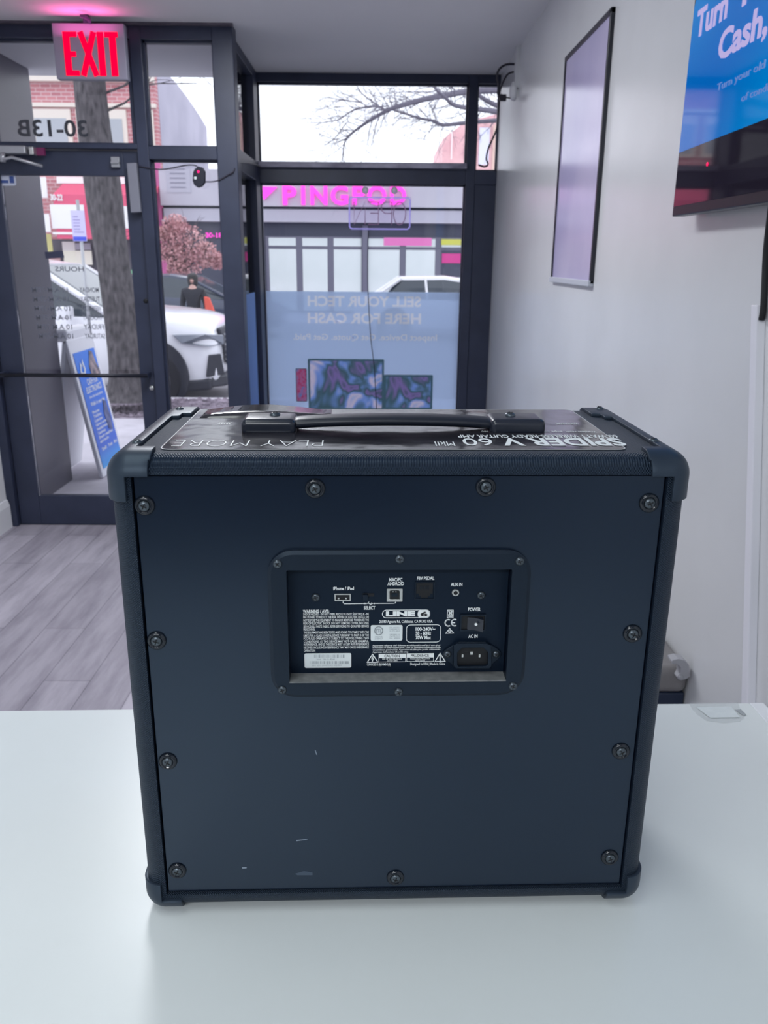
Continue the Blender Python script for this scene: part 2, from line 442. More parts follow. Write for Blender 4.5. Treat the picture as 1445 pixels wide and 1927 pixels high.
# closer: cylinder body above the door, arm below
m_alu = mat('brushed_aluminium', (.42, .43, .46), .35, metal=.6)
p0, p1 = oy(0, 281, DY-.09), oy(66, 284, DY-.09)
cl = thing('door_closer', 'silver hydraulic door closer with folded arm above the glass door', 'door closer', (-1.98, DY-.05, 1.95))
b = B(); box(b, (p0.x-.10, DY-.12, p0.z-.022), (oy(52, 283, DY-.09).x, DY-.055, p0.z+.016)); obj('closer_body', b, m_alu, cl, bevel=.006)
b = B(); e = oy(62, 284, DY-.09); box(b, (e.x-.012, DY-.115, e.z-.02), (e.x+.012, DY-.056, e.z+.018)); obj('end_cap', b, m_steel, cl, bevel=.004)
b = B(); a1 = oy(5, 300, DY-.13); a2 = oy(22, 296, DY-.13); a3 = oy(80, 313, DY-.10)
tube(b, [a1+V((-.06, 0, 0)), a1, a2, a3], .008, 8); lathe(b, a1, (0, 0, 1), [(.014, -.012), (.014, .03)], 12)
obj('closer_arm', b, m_alu, cl, smooth=True)
b = B(); p = oy(74, 284, DY-.08); box(b, (p.x-.016, DY-.075, p.z-.02), (p.x+.022, DY-.055, p.z+.016))
tag(obj('tape_patch', b, mat('magenta_tape', lin(110, 28, 80), .5)), 'small magenta patch on the frame beside the silver door closer', 'tape')
# magnetic contact and grey lock plate
q0, q1 = oy(240, 306, DY-.08), oy(262, 399, DY-.08)
b = B(); prism(b, [oy(238, 307, DY-.075), oy(256, 306, DY-.075), oy(265, 399, DY-.075), oy(246, 400, DY-.075)], (0, .05, 0))
tag(obj('door_lock_plate', b, mat('grey_plate', lin(122, 124, 136), .5), bevel=.003), 'long light grey plate fixed upright on the dark post beside the door', 'lock plate')
b = B(); p = oy(217, 306, DY-.05); box(b, (p.x-.024, DY-.045, p.z-.022), (p.x+.018, DY-.022, p.z+.028)); box(b, (p.x-.024, DY-.055, p.z-.005), (p.x+.018, DY-.022, p.z+.004))
tag(obj('door_contact', b, m_alu, bevel=.002), 'small pale magnetic contact at the top corner of the door', 'door sensor')
# lettering on the glass (read from the street, so mirrored from inside)
XM = V((-1, 0, 0)); ZU = V((0, 0, 1))
m_num = mat('dark_vinyl', (.055, .058, .07), .5); m_hours = mat('grey_vinyl', (.30, .31, .36), .5)
def gtext(bm, s, uR, uL, v, cap_px, y, bold=0, mi=0):
    a = oy(uR, v, y); b_ = oy(uL, v, y); c = oy(uR, v-cap_px, y)
    text(bm, s, a, XM, ZU, abs(a.x-b_.x), abs(c.z-a.z), bold, mi, off=(0, .001, 0))
b = B(); gtext(b, '30-13B', 166, 34, 257, 30, DY+.004, .02)
tag(obj('street_number_decal', b, m_num), 'dark number 30-13B lettered in reverse on the pane above the door', 'door number')
hd = thing('opening_hours_decal', 'grey opening hours lettered in reverse on the glass door', 'window lettering', oy(118, 640, DY+.004))
def hline(*a): b_ = B(); gtext(b_, *a); obj('text_line', b_, m_hours, hd)
hline('HOURS', 158, 104, 511, 9, DY+.004, .01)
for k, (d_, h_) in enumerate((('MONDAY', '11 A.M-7PM'), ('TUESDAY', '10 A.M-7PM'), ('WEDNESDAY', '10 A.M-7PM'), ('THURSDAY', '10 A.M-7PM'), ('FRIDAY', '10 A.M-7PM'), ('SATURDAY', '10 A.M-7PM'))):
    v = 550+17.4*k; hline(d_, 186+k*2.4, 150+k*2, v, 9, DY+.004, .01); hline(h_, 128+k*2, 60+k*2.6, v, 9, DY+.004, .01)
b = B(); p = oy(100, 480, DY); 
prism(b, [oy(84, 474, DY+.004), oy(118, 472, DY+.004), oy(121, 485, DY+.004), oy(86, 487, DY+.004)], (0, .001, 0))
tag(obj('store_logo_decal', b, mat('navy_vinyl', lin(35, 45, 95), .5)), 'small navy blue decal on the door glass above the opening hours', 'decal')
b = B(); r_ = [(x, z) for x, z in rrect(0, 0, .13, .06, .012)]; o_ = oy(-16, 349, DY-.005)
prism(b, [(o_.x+x, DY-.0045, o_.z+z) for x, z in r_], (0, .001, 0)); 
box(b, (o_.x+.01, DY-.006, o_.z+.012), (o_.x+.09, DY-.0045, o_.z+.026), 1); box(b, (o_.x+.098, DY-.006, o_.z+.012), (o_.x+.12, DY-.0045, o_.z+.046), 1)
tag(obj('alarm_sticker', b, [mat('pale_sticker', lin(200, 205, 222), .5), mat('blue_ink', lin(60, 85, 150), .5)]), 'pale rounded sticker with blue print in the top corner of the door glass', 'sticker')

# ================================================================== INTERIOR THINGS
# --- counter, turned a little with the amp
TH = .0262
def rot(x, y, z): c, s = math.cos(TH), math.sin(TH); return V((x*c-y*s, x*s+y*c, z))
ct = thing('counter', 'long white shop counter carrying the black guitar amp', 'counter', (0, .99, 0), TH)
b = B(); box(b, (-2.0, -1.25, .88), (.519, 0, .92)); obj('countertop', b, m_counter, ct, local=True, bevel=.0015)
b = B(); box(b, (.519, -1.25, .88), (.539, 0, .9203)); obj('edge_band', b, m_counter_edge, ct, local=True, bevel=.0015)
b = B(); box(b, (-1.95, -1.0, 0), (.50, -.04, .88)); obj('counter_body', b, m_base, ct, local=True)
# taped label at the back right of the counter
lab = thing('taped_label', 'white paper label under clear tape at the back corner of the counter', 'label', oz(1355, 1345, .92))
def onc(u, v, dz=0): return oz(u, v, .92+dz)
b = B(); prism(b, [onc(*q, .0004) for q in ((1296, 1323), (1302, 1334), (1312, 1345), (1330, 1357), (1362, 1361), (1392, 1358), (1400, 1352), (1388, 1322))], (0, 0, .0003))
m_tape = mat('clear_tape', (.7, .73, .75), .2); bsdf(m_tape).inputs['Alpha'].default_value = .14; obj('clear_tape', b, m_tape, lab)
b = B(); prism(b, [onc(*q, .0008) for q in ((1310, 1331), (1376, 1330), (1392, 1350), (1336, 1351))], (0, 0, .0003)); obj('paper_label', b, m_label, lab)
b = B(); prism(b, [onc(*q, .0009) for q in ((1383, 1336), (1394, 1335), (1404, 1345), (1399, 1347))], (0, 0, .0003)); obj('tape_scrap', b, mat('grey_scrap', lin(170, 176, 180), .5), lab)

# --- exit sign
SY = 4.40
ex = thing('exit_sign', 'grey exit sign with glowing red letters hanging from the ceiling by the door', 'exit sign', oy(168, 90, SY))
TL, TR, BR_, BL_ = oy(97, 43, SY), oy(233, 44, SY), oy(240, 152, SY), oy(106, 149, SY)
b = B(); x0, x1 = (TL.x+BL_.x)/2, (TR.x+BR_.x)/2; z1, z0 = TL.z, BL_.z
box(b, (x0, SY, z0), (x1, SY+.045, z1)); m_sign = mat('sign_grey', lin(140, 140, 156), .5, emit=lin(128, 110, 130), estr=0)
obj('sign_housing', b, m_sign, ex, bevel=.004)
b = B(); m_red = mat('exit_red', (.5, .0, .01), 1, spec=0, emit=(1, .0, .04), estr=1.0)
zb_, zt_ = oy(170, 143, SY).z, oy(170, 60, SY).z; sh = zt_-zb_
def stroke(u0, u1): return oy(u0, 100, SY).x, oy(u1, 100, SY).x
def bar(xa, za, xb, zb, w, ys=SY-.003):
    a = V((xa, 0, za)); c = V((xb, 0, zb)); d = (c-a).normalized(); n = V((d.z, 0, -d.x))*w/2
    prism(b, [V((p.x, ys, p.z)) for p in (a+n, c+n, c-n, a-n)], (0, .006, 0))
lw = .031
xe0, xe1 = stroke(121, 147); box(b, (xe0, SY-.003, zb_), (xe0+lw, SY+.003, zt_))
for zz in (zb_, (zb_+zt_)/2-lw*.4, zt_-lw*.72): box(b, (xe0+lw*.5, SY-.0032, zz), (xe1-(.01 if zz not in (zb_,) and zz < zt_-lw else 0), SY+.003, zz+lw*.72))
xa, xb = stroke(149, 184); bar(xa+lw*.4, zt_, xb-lw*.4, zb_, lw*.86); bar(xb-lw*.4, zt_, xa+lw*.4, zb_, lw*.86, SY-.0033)
xi, xi2 = stroke(185, 197); box(b, (xi, SY-.003, zb_), (xi2, SY+.003, zt_))
xt, xt2 = stroke(196, 224); xt += .008; box(b, (xt, SY-.003, zt_-lw*.72), (xt2, SY+.003, zt_)); box(b, ((xt+xt2)/2-lw/2+.005, SY-.0032, zb_), ((xt+xt2)/2+lw/2+.005, SY+.003, zt_-.01))
obj('exit_lettering', b, m_red, ex, label='glowing red letters')
b = B(); px = oy(160, 35, SY).x; box(b, (px-.012, SY+.005, z1), (px+.012, SY+.035, ZC)); tube(b, [oy(151, 30, SY-.06), oy(158, 31, SY-.05), oy(168, 37, SY-.02), (px+.02, SY+.005, z1+.004)], .008, 8)
obj('ceiling_bracket', b, m_frame, ex)
gl = area('exit_sign_glow', (px, SY-.05, ZC-.10), (.26, .03), .42, (1, .12, .45), (math.pi, 0, 0)); gl.parent = None

# --- poster light box on the right wall
pt = [ox(*q, XR) for q in ((1068, 105), (1155, 18), (1115, 531), (1040, 527))]
py0, py1, pz0, pz1 = 2.966, 3.652, 1.428, 2.283
lb = thing('wall_light_box', 'tall slim black framed pale lilac panel on the right wall', 'light box', (XR, (py0+py1)/2, pz0))
b = B(); fw = .018
for a in ((py0, py1, pz1-fw, pz1), (py0, py0+fw, pz0, pz1), (py1-fw, py1, pz0, pz1), (py0, py1, pz0, pz0+.01)): box(b, (XR-.014, a[0], a[2]), (XR, a[1], a[3]))
obj('panel_frame', b, mat('black_anodised', lin(28, 30, 42), .3), lb, bevel=.002)
b = B(); box(b, (XR-.009, py0+fw, pz0), (XR-.002, py1-fw, pz1-fw))
m_lilac = noisy('lilac_sheet', lin(170, 165, 205), lin(205, 195, 225), 1.3, .16, stretch=(1, 1, .6), spec=.6); obj('display_sheet', b, m_lilac, lb)
b = B(); box(b, (XR-.020, py0, pz0-.008), (XR, py1, pz0+.012)); obj('bottom_ledge', b, mat('silver_ledge', lin(190, 195, 205), .35), lb, bevel=.002)

# --- TV
TX = .700
tv = thing('wall_television', 'large wall screen with blue advertisement at the right edge', 'television', (XR, 1.7, 1.6))
ty1, tz0 = ox(1264, 408, TX).y, ox(1264, 408, TX).z
ty0 = ty1-1.27; tz1 = tz0+.74
b = B(); box(b, (TX, ty0, tz0), (TX+.03, ty1, tz1)); box(b, (TX+.03, ty0+.2, tz0+.1), (XR, ty1-.2, tz1-.1)); obj('tv_body', b, mat('tv_black', lin(22, 22, 30), .3), tv, bevel=.003)
bz = .009
b = B(); box(b, (TX-.0015, ty0+bz, tz0+.022), (TX+.001, ty1-bz, tz1-bz)); m_scr = mat('screen_glass', lin(26, 24, 34), .04, spec=.6, emit=lin(26, 22, 32), estr=.6); obj('screen', b, m_scr, tv)
def tvp(u, v): q = ox(u, v, TX-.002); return V((TX-.002, q.y, q.z))
m_blue = mat('screen_blue', (.0, .02, .06), .05, spec=.6)
zg = coords(m_blue, (1, 1.6, 1.6)); sp = N(m_blue, 'ShaderNodeTexNoise', Scale=.9, Detail=0); L(m_blue, zg, sp.inputs['Vector'])
L(m_blue, ramp(m_blue, sp.outputs[0], [(.35, lin(0, 92, 178)), (.65, lin(0, 135, 205))]), bsdf(m_blue).inputs['Emission Color']); bsdf(m_blue).inputs['Emission Strength'].default_value = .8
yl = ty1-bz
A_ = tvp(1279, 287); B_ = tvp(1445, 222); sl = (B_.z-A_.z)/(B_.y-A_.y)
yr = ty0+bz; zA = A_.z+sl*(yl-A_.y)
T1 = tvp(1297, 22)
zr = A_.z+sl*(yr-A_.y); zt2 = tz1-bz
zr = min(zr, zt2-.02)
b = B(); prism(b, [(TX-.002, yl, zA), (TX-.002, yr, zr), (TX-.002, yr, zt2), (TX-.002, yl-.16, zt2), (TX-.002, yl, T1.z)], (.001, 0, 0)); obj('advert_picture', b, m_blue, tv)
m_scrt = mat('screen_lilac_text', (.1, .1, .1), .1, emit=lin(178, 165, 218), estr=.78); m_scrd = mat('screen_dim_text', (.05, .05, .05), .1, emit=lin(95, 125, 190), estr=.8)
YM = V((0, -1, 0)); b = B()
def tvt(s, uL, vL, uR, vR, cap, bold, mt=0):
    a = tvp(uL, vL); e = tvp(uR, vR); c = tvp(uL, vL-cap)
    text(b, s, V((TX-.0032, a.y, a.z)), YM, ZU, abs(a.y-e.y), c.z-a.z, bold, mt, off=(.001, 0, 0))
tvt('Turn', 1309, 72, 1366, 44, 45, .03)
q = tvp(1384, 40); cap_ = tvp(1309, 27).z-tvp(1309, 72).z
text(b, 'Your', V((TX-.0032, tvp(1382, 30).y, tvp(1309, 72).z)), YM, ZU, .25, cap_, .03, 0, off=(.001, 0, 0))
obj('advert_lettering', b, [m_scrt, m_scrd], tv, label='pale lilac letters'); b = B()
tvt('Cash,', 1350, 115, 1441, 80, 48, .03)
obj('advert_lettering', b, [m_scrt, m_scrd], tv, label='pale lilac letters'); b = B()
tvt('Turn your old tech into cash', 1349, 172, 1560, 100, 13, 0, 1)
obj('advert_small_print', b, [m_scrt, m_scrd], tv, label='dim blue small print'); b = B()
tvt('of condition, same day', 1395, 192, 1560, 130, 13, 0, 1)
obj('advert_small_print', b, [m_scrt, m_scrd], tv, label='dim blue small print')
b = B(); lathe(b, ox(1331, 309, TX-.002), (-1, 0, 0), [(0, .001), (.004, .001), (.004, 0)], 10); obj('standby_light', b, mat('red_led', (.6, 0, .05), .4, emit=(1, 0, .1), estr=1.2), tv)
# cable and raceway
b = B(); c0 = ox(1452, 385, XR-.02); c1 = ox(1442, 470, XR-.008); c2 = ox(1437, 572, XR-.008)
tube(b, smoothpath([c0, c1, c2, c2+V((0, 0, -.03))]), .0065, 8); tag(obj('power_cord', b, m_black, smooth=True), 'black cord dropping down the right wall under the screen', 'cord')
b = B(); r0, r1 = ox(1432, 574, XR), ox(1413, 1322, XR); d_ = (r1-r0)*(1.9); hw = .022
for k, (a, w_) in enumerate(((0, .022), (.0, .0))):
    if w_: prism(b, [(XR, r0.y-w_, r0.z), (XR, r0.y+w_, r0.z), (XR-.014, r0.y+w_-.008, r0.z), (XR-.014, r0.y-w_+.008, r0.z)], (0, (r1-r0).y*1.83, (r1-r0).z*1.83))
tag(obj('cable_raceway', b, mat('raceway_white', (.80, .80, .86), .35), bevel=.002), 'white plastic cable cover running down the right wall', 'cable cover')

# --- bench against the right wall
bn = thing('storage_bench', 'dark bench with grey padded seat against the right wall behind the amp', 'bench', (.55, 2.7, 0))
m_seat = noisy('seat_vinyl', lin(120, 117, 118), lin(138, 135, 136), 12, .45); zt = .575
b = B(); rounded_box(b, (.33, 1.755, zt-.07), (XR-.001, 3.9, zt), .02, rs=3); o = obj('seat_pad', b, m_seat, bn, smooth=True)
b = B(); box(b, (.345, 1.765, .03), (XR-.003, 3.88, zt-.072)); obj('bench_body', b, mat('bench_navy', lin(32, 44, 68), .5), bn, bevel=.004)
m_corner = mat('pale_corner', lin(168, 168, 174), .35)
b = B(); P = [ox(*q, XR-.045) for q in ((1266, 1243), (1276, 1240), (1290, 1244), (1299, 1255), (1299, 1274), (1287, 1279), (1276, 1279), (1273, 1272), (1282, 1264), (1280, 1255), (1266, 1248))]
yb = 1.738
b = B(); prof = [(1264, 1243), (1276, 1240), (1289, 1243), (1297, 1252), (1299, 1274), (1290, 1279), (1277, 1280), (1273, 1274), (1280, 1267), (1281, 1257), (1276, 1252), (1264, 1249)]
prism(b, [oy(u, v, yb) for u, v in prof], (0, .03, 0)); lathe(b, oy(1281, 1275, yb), (0, -1, 0), [(0, .004), (.006, .003), (.008, 0)], 12)
obj('corner_bracket', b, m_corner, bn, bevel=.003)

# --- cables and loops in the upper right corner
m_cable = mat('cable_dark', lin(38, 36, 50), .5)
def c3(pts, y): return [oy(900+a/2.651, b_/2.651, y) for a, b_ in pts]
b = B(); tube(b, smoothpath([(XR-.004, 4.92, 2.50)]+c3([(190, 322), (140, 322), (105, 345), (92, 385), (100, 425), (98, 470), (112, 492)], 5.0)), .006, 8)
tube(b, smoothpath([(XR-.004, 4.92, 2.46)]+c3([(190, 358), (150, 368), (128, 400), (112, 440), (104, 480), (100, 560), (92, 640), (72, 690), (50, 740), (40, 790), (48, 820), (30, 832), (0, 822)], 5.1)), .005, 8)
tube(b, smoothpath(c3([(112, 470), (135, 485), (165, 490)], 5.0)), .004, 6)
box(b, V(oy(900+122/2.651, 488/2.651, 5.0))-V((.018, .01, .016)), V(oy(900+122/2.651, 488/2.651, 5.0))+V((.018, .01, .016)))
tag(obj('looped_cables', b, m_cable, smooth=False), 'dark cables looping down the corner where the right wall meets the window', 'cables')
b = B(); box(b, (XR-.022, 4.905, 2.40), (XR, 4.945, ZC)); struct('trim_6', b, m_wall)
b = B(); lathe(b, oy(900+185/2.651, 455/2.651, 4.95)+V((0, 0, 0)), (-1, 0, 0), [(.05, 0), (.045, .02), (.02, .03), (0, .032)], 20)
tag(obj('round_wall_cover', b, m_wallmatt, smooth=True), 'small round white cover high on the right wall near the cables', 'wall cover')

# --- cable with small control box in the sidelight
YC = DY-.06
bx = thing('sign_controller', 'small black control box with red light hanging in the sidelight window', 'controller', oy(373, 352, YC))
prof = [(366, 318), (373, 313), (381, 315), (385, 322), (385, 343), (380, 350), (372, 353), (365, 348), (362, 340), (363, 324)]
b = B(); prism(b, [oy(u, v, YC-.02) for u, v in prof], (0, .03, 0)); obj('control_box', b, mat('controller_black', lin(18, 22, 40), .4), bx, bevel=.003)
b = B(); lathe(b, oy(373, 323, YC-.02), (0, -1, 0), [(0, .002), (.005, .002), (.006, 0)], 10); obj('red_light', b, mat('red_led_2', (.8, 0, .1), .4, emit=(1, 0, .15), estr=1.5), bx)
b = B(); lathe(b, oy(367.5, 335, YC-.02), (0, -1, 0), [(.0045, .001), (.006, .002), (.0075, 0)], 12); obj('dial', b, m_label, bx)
b = B(); tube(b, smoothpath([oy(*q, YC) for q in ((262, 313), (300, 319), (330, 315), (350, 311), (366, 311), (373, 315))]), .0035, 6)
tube(b, smoothpath([oy(*q, YC) for q in ((384, 342), (400, 342), (412, 339), (428, 330), (440, 322))]+[V((-.74, 4.62, 1.98)), V((-.74, 5.1, 2.03)), V((-.75, 5.58, 2.06))]), .0035, 6)
tag(obj('controller_wire', b, m_cable, smooth=True), 'thin dark wire strung across the sidelight to the corner post', 'wire')

# --- crumpled clear tape at post (bright bits near the corner)
b = B(); 
for (u0, v0, u1, v1) in ((452, 262, 486, 320), (458, 290, 478, 322)):
    a = oy(u0, v0, 5.42); c = oy(u1, v1, 5.60); w_ = V((0, 0, .03)); prism(b, [a, c, c+w_, a+w_*1.6], (.002, .002, 0))
tag(obj('packing_tape', b, mat('cloudy_tape', (.55, .54, .62), .3)), 'crumpled clear tape stuck to the corner post by the window', 'tape')

# --- neon open sign, unlit, hung in the window
NY = WY-.085
ns = thing('open_sign', 'unlit neon open sign on a clear panel hanging inside the front window', 'neon sign', oy(714, 435, NY))
a, c = oy(655, 369, NY), oy(773, 434, NY)
b = B(); prism(b, [(x, NY, z) for x, z in rrect(a.x, c.z, c.x, a.z, .012)], (0, .006, 0)); obj('acrylic_panel', b, m_acrylic, ns)
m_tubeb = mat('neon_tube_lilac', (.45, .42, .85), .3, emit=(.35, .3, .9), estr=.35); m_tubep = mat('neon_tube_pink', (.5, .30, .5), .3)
b = B(); q = [V((x, NY-.008, z)) for x, z in rrect(a.x+.008, c.z+.008, c.x-.008, a.z-.008, .02)]; tube(b, q+[q[0]], .0045, 6); obj('border_tube', b, m_tubeb, ns, smooth=True)
zl, zh = c.z+.035, a.z-.035; W4 = (c.x-a.x-.09)/4; hh = zh-zl
def nl(k, pts):  # k-th letter from the right as seen from inside
    x0 = c.x-.035-k*(W4+.007); return [V((x0-p*W4, NY-.010, zl+q*hh)) for p, q in pts]
b = B()
circ = [(.5+.5*math.cos(t), .5+.5*math.sin(t)) for t in [i*math.pi/8 for i in range(17)]]
for pts in (nl(0, circ), nl(1, [(.05, 0), (.05, 1), (.6, 1), (.9, .85), (.9, .65), (.6, .5), (.05, .5)]), nl(2, [(.9, 1), (.05, 1), (.05, 0), (.9, 0)]), nl(2, [(.05, .5), (.7, .5)]), nl(3, [(.05, 0), (.05, 1), (.95, 0), (.95, 1)])): tube(b, pts, .0035, 6)
obj('letter_tube', b, m_tubep, ns, smooth=True)
for u in (687, 742):
    b = B(); lathe(b, oy(u, 358, NY+.006), (0, 1, 0), [(.006, -.012), (.016, -.004), (.022, .01), (.022, .018)], 16); obj('suction_cup', b, m_tubeb if False else mat('cup_white', (.8, .8, .85), .2), ns, smooth=True)
b = B(); tube(b, smoothpath([oy(*q, NY) for q in ((693, 434), (692, 480), (692, 530), (694, 580), (698, 640), (704, 690), (708, 760), (712, 840))]), .003, 6)
obj('sign_cable', b, m_cable, ns, smooth=True)

# --- window film advert (mirrored from inside)
PY = WY-.010
wf = thing('window_poster', 'blue translucent film advert with reversed lettering on the lower front window', 'window poster', (-.1, PY, .25))
zt = oy(680, 549, PY).z
FT = [('SELL YOUR TECH', 579, 792, 577, 18, .035), ('HERE FOR CASH', 579, 792, 609, 18, .035), ('Inspect Device. Get Quote. Get Paid.', 552, 822, 641, 11, .02)]
FR = [('printed_laptop', 579, 675, 722, 772, .014, m_filmscreen), ('printed_tablet', 722.5, 705, 813, 771, .014, m_filmscreen), ('printed_phone', 556, 693, 578.5, 756, .005, m_filmphone), ('printed_desk', 548, 773, 830, 792, 0, None)]
cu = bpy.data.curves.new('film', 'CURVE'); cu.dimensions = '2D'; cu.fill_mode = 'FRONT'; cu.resolution_u = 4
def spl(pts):
    sp_ = cu.splines.new('POLY'); sp_.points.add(len(pts)-1)
    for k, (x, z) in enumerate(pts): sp_.points[k].co = (x, z, 0, 1)
    sp_.use_cyclic_u = True
spl([(-.752, .262), (.545, .262), (.545, zt), (-.752, zt)])
def outline(s, bold):
    """outer and inner outlines of the lettering, as closed loops"""
    vs, ps = text_mesh(s, bold); cnt = {}
    key = [(round(v.x, 5), round(v.y, 5)) for v in vs]
    for p in ps:
        for k in range(len(p)):
            a_, b_ = key[p[k]], key[p[(k+1) % len(p)]]
            if (b_, a_) in cnt: del cnt[(b_, a_)]
            else: cnt[(a_, b_)] = 1
    nxt = {a_: b_ for a_, b_ in cnt}; loops = []
    while nxt:
        st, cur = next(iter(nxt.items())); lp = [st]; del nxt[st]
        while cur != st and cur in nxt: lp.append(cur); cur = nxt.pop(cur)
        if len(lp) > 2: loops.append(lp)
    return vs, loops
text_mesh('H'); CAPH = max(v.y for v in text_mesh('H')[0])
for (s_, uL, uR, v_, cap_, bo) in FT:
    a = oy(uR, v_, PY); e = oy(uL, v_, PY); cc = oy(uR, v_-cap_, PY); vs, loops = outline(s_, bo)
    x0 = min(q.x for q in vs); x1 = max(q.x for q in vs); kx = abs(a.x-e.x)/(x1-x0); ky = (cc.z-a.z)/CAPH
    for lp in loops: spl([(a.x-(x-x0)*kx, a.z+y*ky) for x, y in lp])
    bt = B(); text(bt, s_, V((a.x, PY-.0006, a.z)), XM, ZU, abs(a.x-e.x), cc.z-a.z, bo); obj('film_lettering', bt, m_filmtext, wf, label='white reversed lettering')
for (nm, u0, v0, u1, v1, ins, mm) in FR:
    a, c = oy(u0, v0, PY), oy(u1, v1, PY); rr_ = rrect(a.x, c.z, c.x, a.z, .008, 3); spl(rr_)
    if mm is None:
        bt = B(); prism(bt, [(x, PY-.0002, z) for x, z in rr_], (0, .0004, 0)); obj(nm, bt, m_filmdark, wf); continue
    ri = rrect(a.x+ins, c.z+ins, c.x-ins, a.z-ins, .005, 3)
    bt = B(); ring(bt, [(x, PY-.0002, z) for x, z in rr_], [(x, PY-.0002, z) for x, z in ri], (0, .0004, 0)); o = obj(nm, bt, m_filmdark, wf)
    bt = B(); prism(bt, [(x, PY-.0002, z) for x, z in ri], (0, .0004, 0)); obj('printed_screen', bt, mm, o)
fo = bpy.data.objects.new('film', cu); fm = bpy.data.meshes.new_from_object(fo)
bt = B(); bt.from_mesh(fm)
for v in bt.verts: v.co = V((v.co.x, PY, v.co.y))
bpy.data.objects.remove(fo); bpy.data.meshes.remove(fm)
obj('film_sheet', bt, m_film, wf)
b = B(); box(b, (xr+.005, 4.81, .26), (xr+.006, 5.45, zt)); tag(obj('side_window_film', b, m_film), 'plain blue film on the narrow window between door and front window', 'window film')

# ================================================================== OUTDOORS
m_conc = noisy('sidewalk_concrete', lin(185, 180, 190), lin(205, 200, 210), 5, .8)
m_road = noisy('road_asphalt', lin(120, 118, 126), lin(140, 138, 146), 8, .85)
struct('pavement', box(B(), (-14, 5.75, -.1), (14, 9.1, -.004)), m_conc)
struct('entry_paving', box(B(), (XL-.01, DY+FD+.01, -.01), (-.845, 5.75, .004)), m_conc)
struct('road', box(B(), (-60, 9.25, -.35), (40, 22.5, -.25)), m_road)
struct('kerb', box(B(), (-14, 9.1, -.35), (14, 9.25, -.004)), m_conc)
struct('far_pavement', box(B(), (-60, 22.5, -.35), (40, 27.2, -.13)), m_conc)
m_pier = noisy('grey_wall_panels', lin(68, 65, 80), lin(76, 73, 88), 3, .32)
b = B(); box(b, (XL-.5, 4.64, -.05), (XL-.012, 5.60, 2.9)); struct('entry_side_wall', b, m_pier)
# gravel tree bed
random.seed(4)
b = B(); 
for i in range(2600):
    x = R.uniform(-4.4, -.9); y = R.uniform(8.0, 9.08); r_ = R.uniform(.012, .034); c_ = V((x, y, R.uniform(-.002, .012)))
    vs = [b.verts.new(c_+V((dx*r_*R.uniform(.7, 1.3), dy*r_*R.uniform(.7, 1.3), dz*r_*.7))) for dx, dy, dz in ((1, 0, 0), (0, 1, 0), (-1, 0, 0), (0, -1, 0), (0, 0, 1))]
    for k in range(4): b.faces.new((vs[k], vs[(k+1) % 4], vs[4]))
box(b, (-4.5, 7.95, -.01), (-.8, 9.09, .002))
tag(obj('tree_bed_gravel', b, noisy('gravel', lin(95, 85, 98), lin(165, 152, 166), 9, .9)), 'mulch and stones around the foot of the big tree by the kerb', 'mulch', kind='stuff')

# --- street tree with thick trunk
m_bark = noisy('rough_bark', lin(44, 41, 45), lin(98, 93, 97), 16, .95, bump=1.0, stretch=(1.6, 1.6, .6), detail=10)
ty_ = 8.35
tr = thing('street_tree', 'thick dark tree trunk standing in the pavement outside the glass door', 'tree', (oy(233, 745, ty_).x, ty_, 0))
b = B(); rows = []; prof = [(750, 188, 300), (735, 200, 288), (700, 206, 282), (600, 197, 262), (500, 186, 243), (420, 171, 236), (340, 160, 230), (270, 150, 210), (160, 139, 197), (60, 128, 188), (-80, 115, 172)]
for v_, u0, u1 in prof:
    a = oy(u0, v_, ty_); c = oy(u1, v_, ty_); cx = (a.x+c.x)/2; r_ = (c.x-a.x)/2; z = max(a.z, -.005)
    rows.append([b.verts.new((cx+r_*math.cos(t)*(1+.07*math.sin(3*t+z*2)), ty_+r_*math.sin(t)*(1+.07*math.sin(5*t+z)), z)) for t in [2*math.pi*k/28 for k in range(28)]])
for a, c in zip(rows, rows[1:]):
    for k in range(28): b.faces.new((a[k], a[(k+1) % 28], c[(k+1) % 28], c[k]))
o = obj('trunk', b, m_bark, tr, smooth=True)
ss = o.modifiers.new('detail', 'SUBSURF'); ss.levels = ss.render_levels = 2
def branches(b, p, d, r, ln, depth, rng, seg=4):
    pts = [p]; rs = [r]; dd = d.normalized()
    for k in range(3):
        dd = (dd+V((rng.uniform(-.28, .28), rng.uniform(-.28, .28), rng.uniform(-.25, .22)))).normalized()
        pts.append(pts[-1]+dd*ln/3); rs.append(r*(1-.22*(k+1)))
    tube(b, pts, rs, seg)
    if depth:
        for k in range(rng.choice((2, 3))):
            q = pts[rng.choice((1, 2, 3))]; nd = (dd+V((rng.uniform(-1, 1), rng.uniform(-1, 1), rng.uniform(-.7, .8)))*.95).normalized()
            branches(b, q, nd, r*.55, ln*rng.uniform(.55, .8), depth-1, rng, seg)
rg = random.Random(3)
b = B(); top = oy(150, 40, ty_)
for k in range(6): branches(b, V((top.x+.1, ty_, 3.5+.1*k)), V((rg.uniform(-.7, 1), rg.uniform(-.6, .8), 1.0)), .06, 1.6, 3, rg)
for k in range(5): branches(b, V((oy(205, 200, ty_).x-.03, ty_, 2.8+.15*k)), V((1, .3, .25)), .014, .6, 2, rg, 3)
obj('branch', b, m_bark, tr)

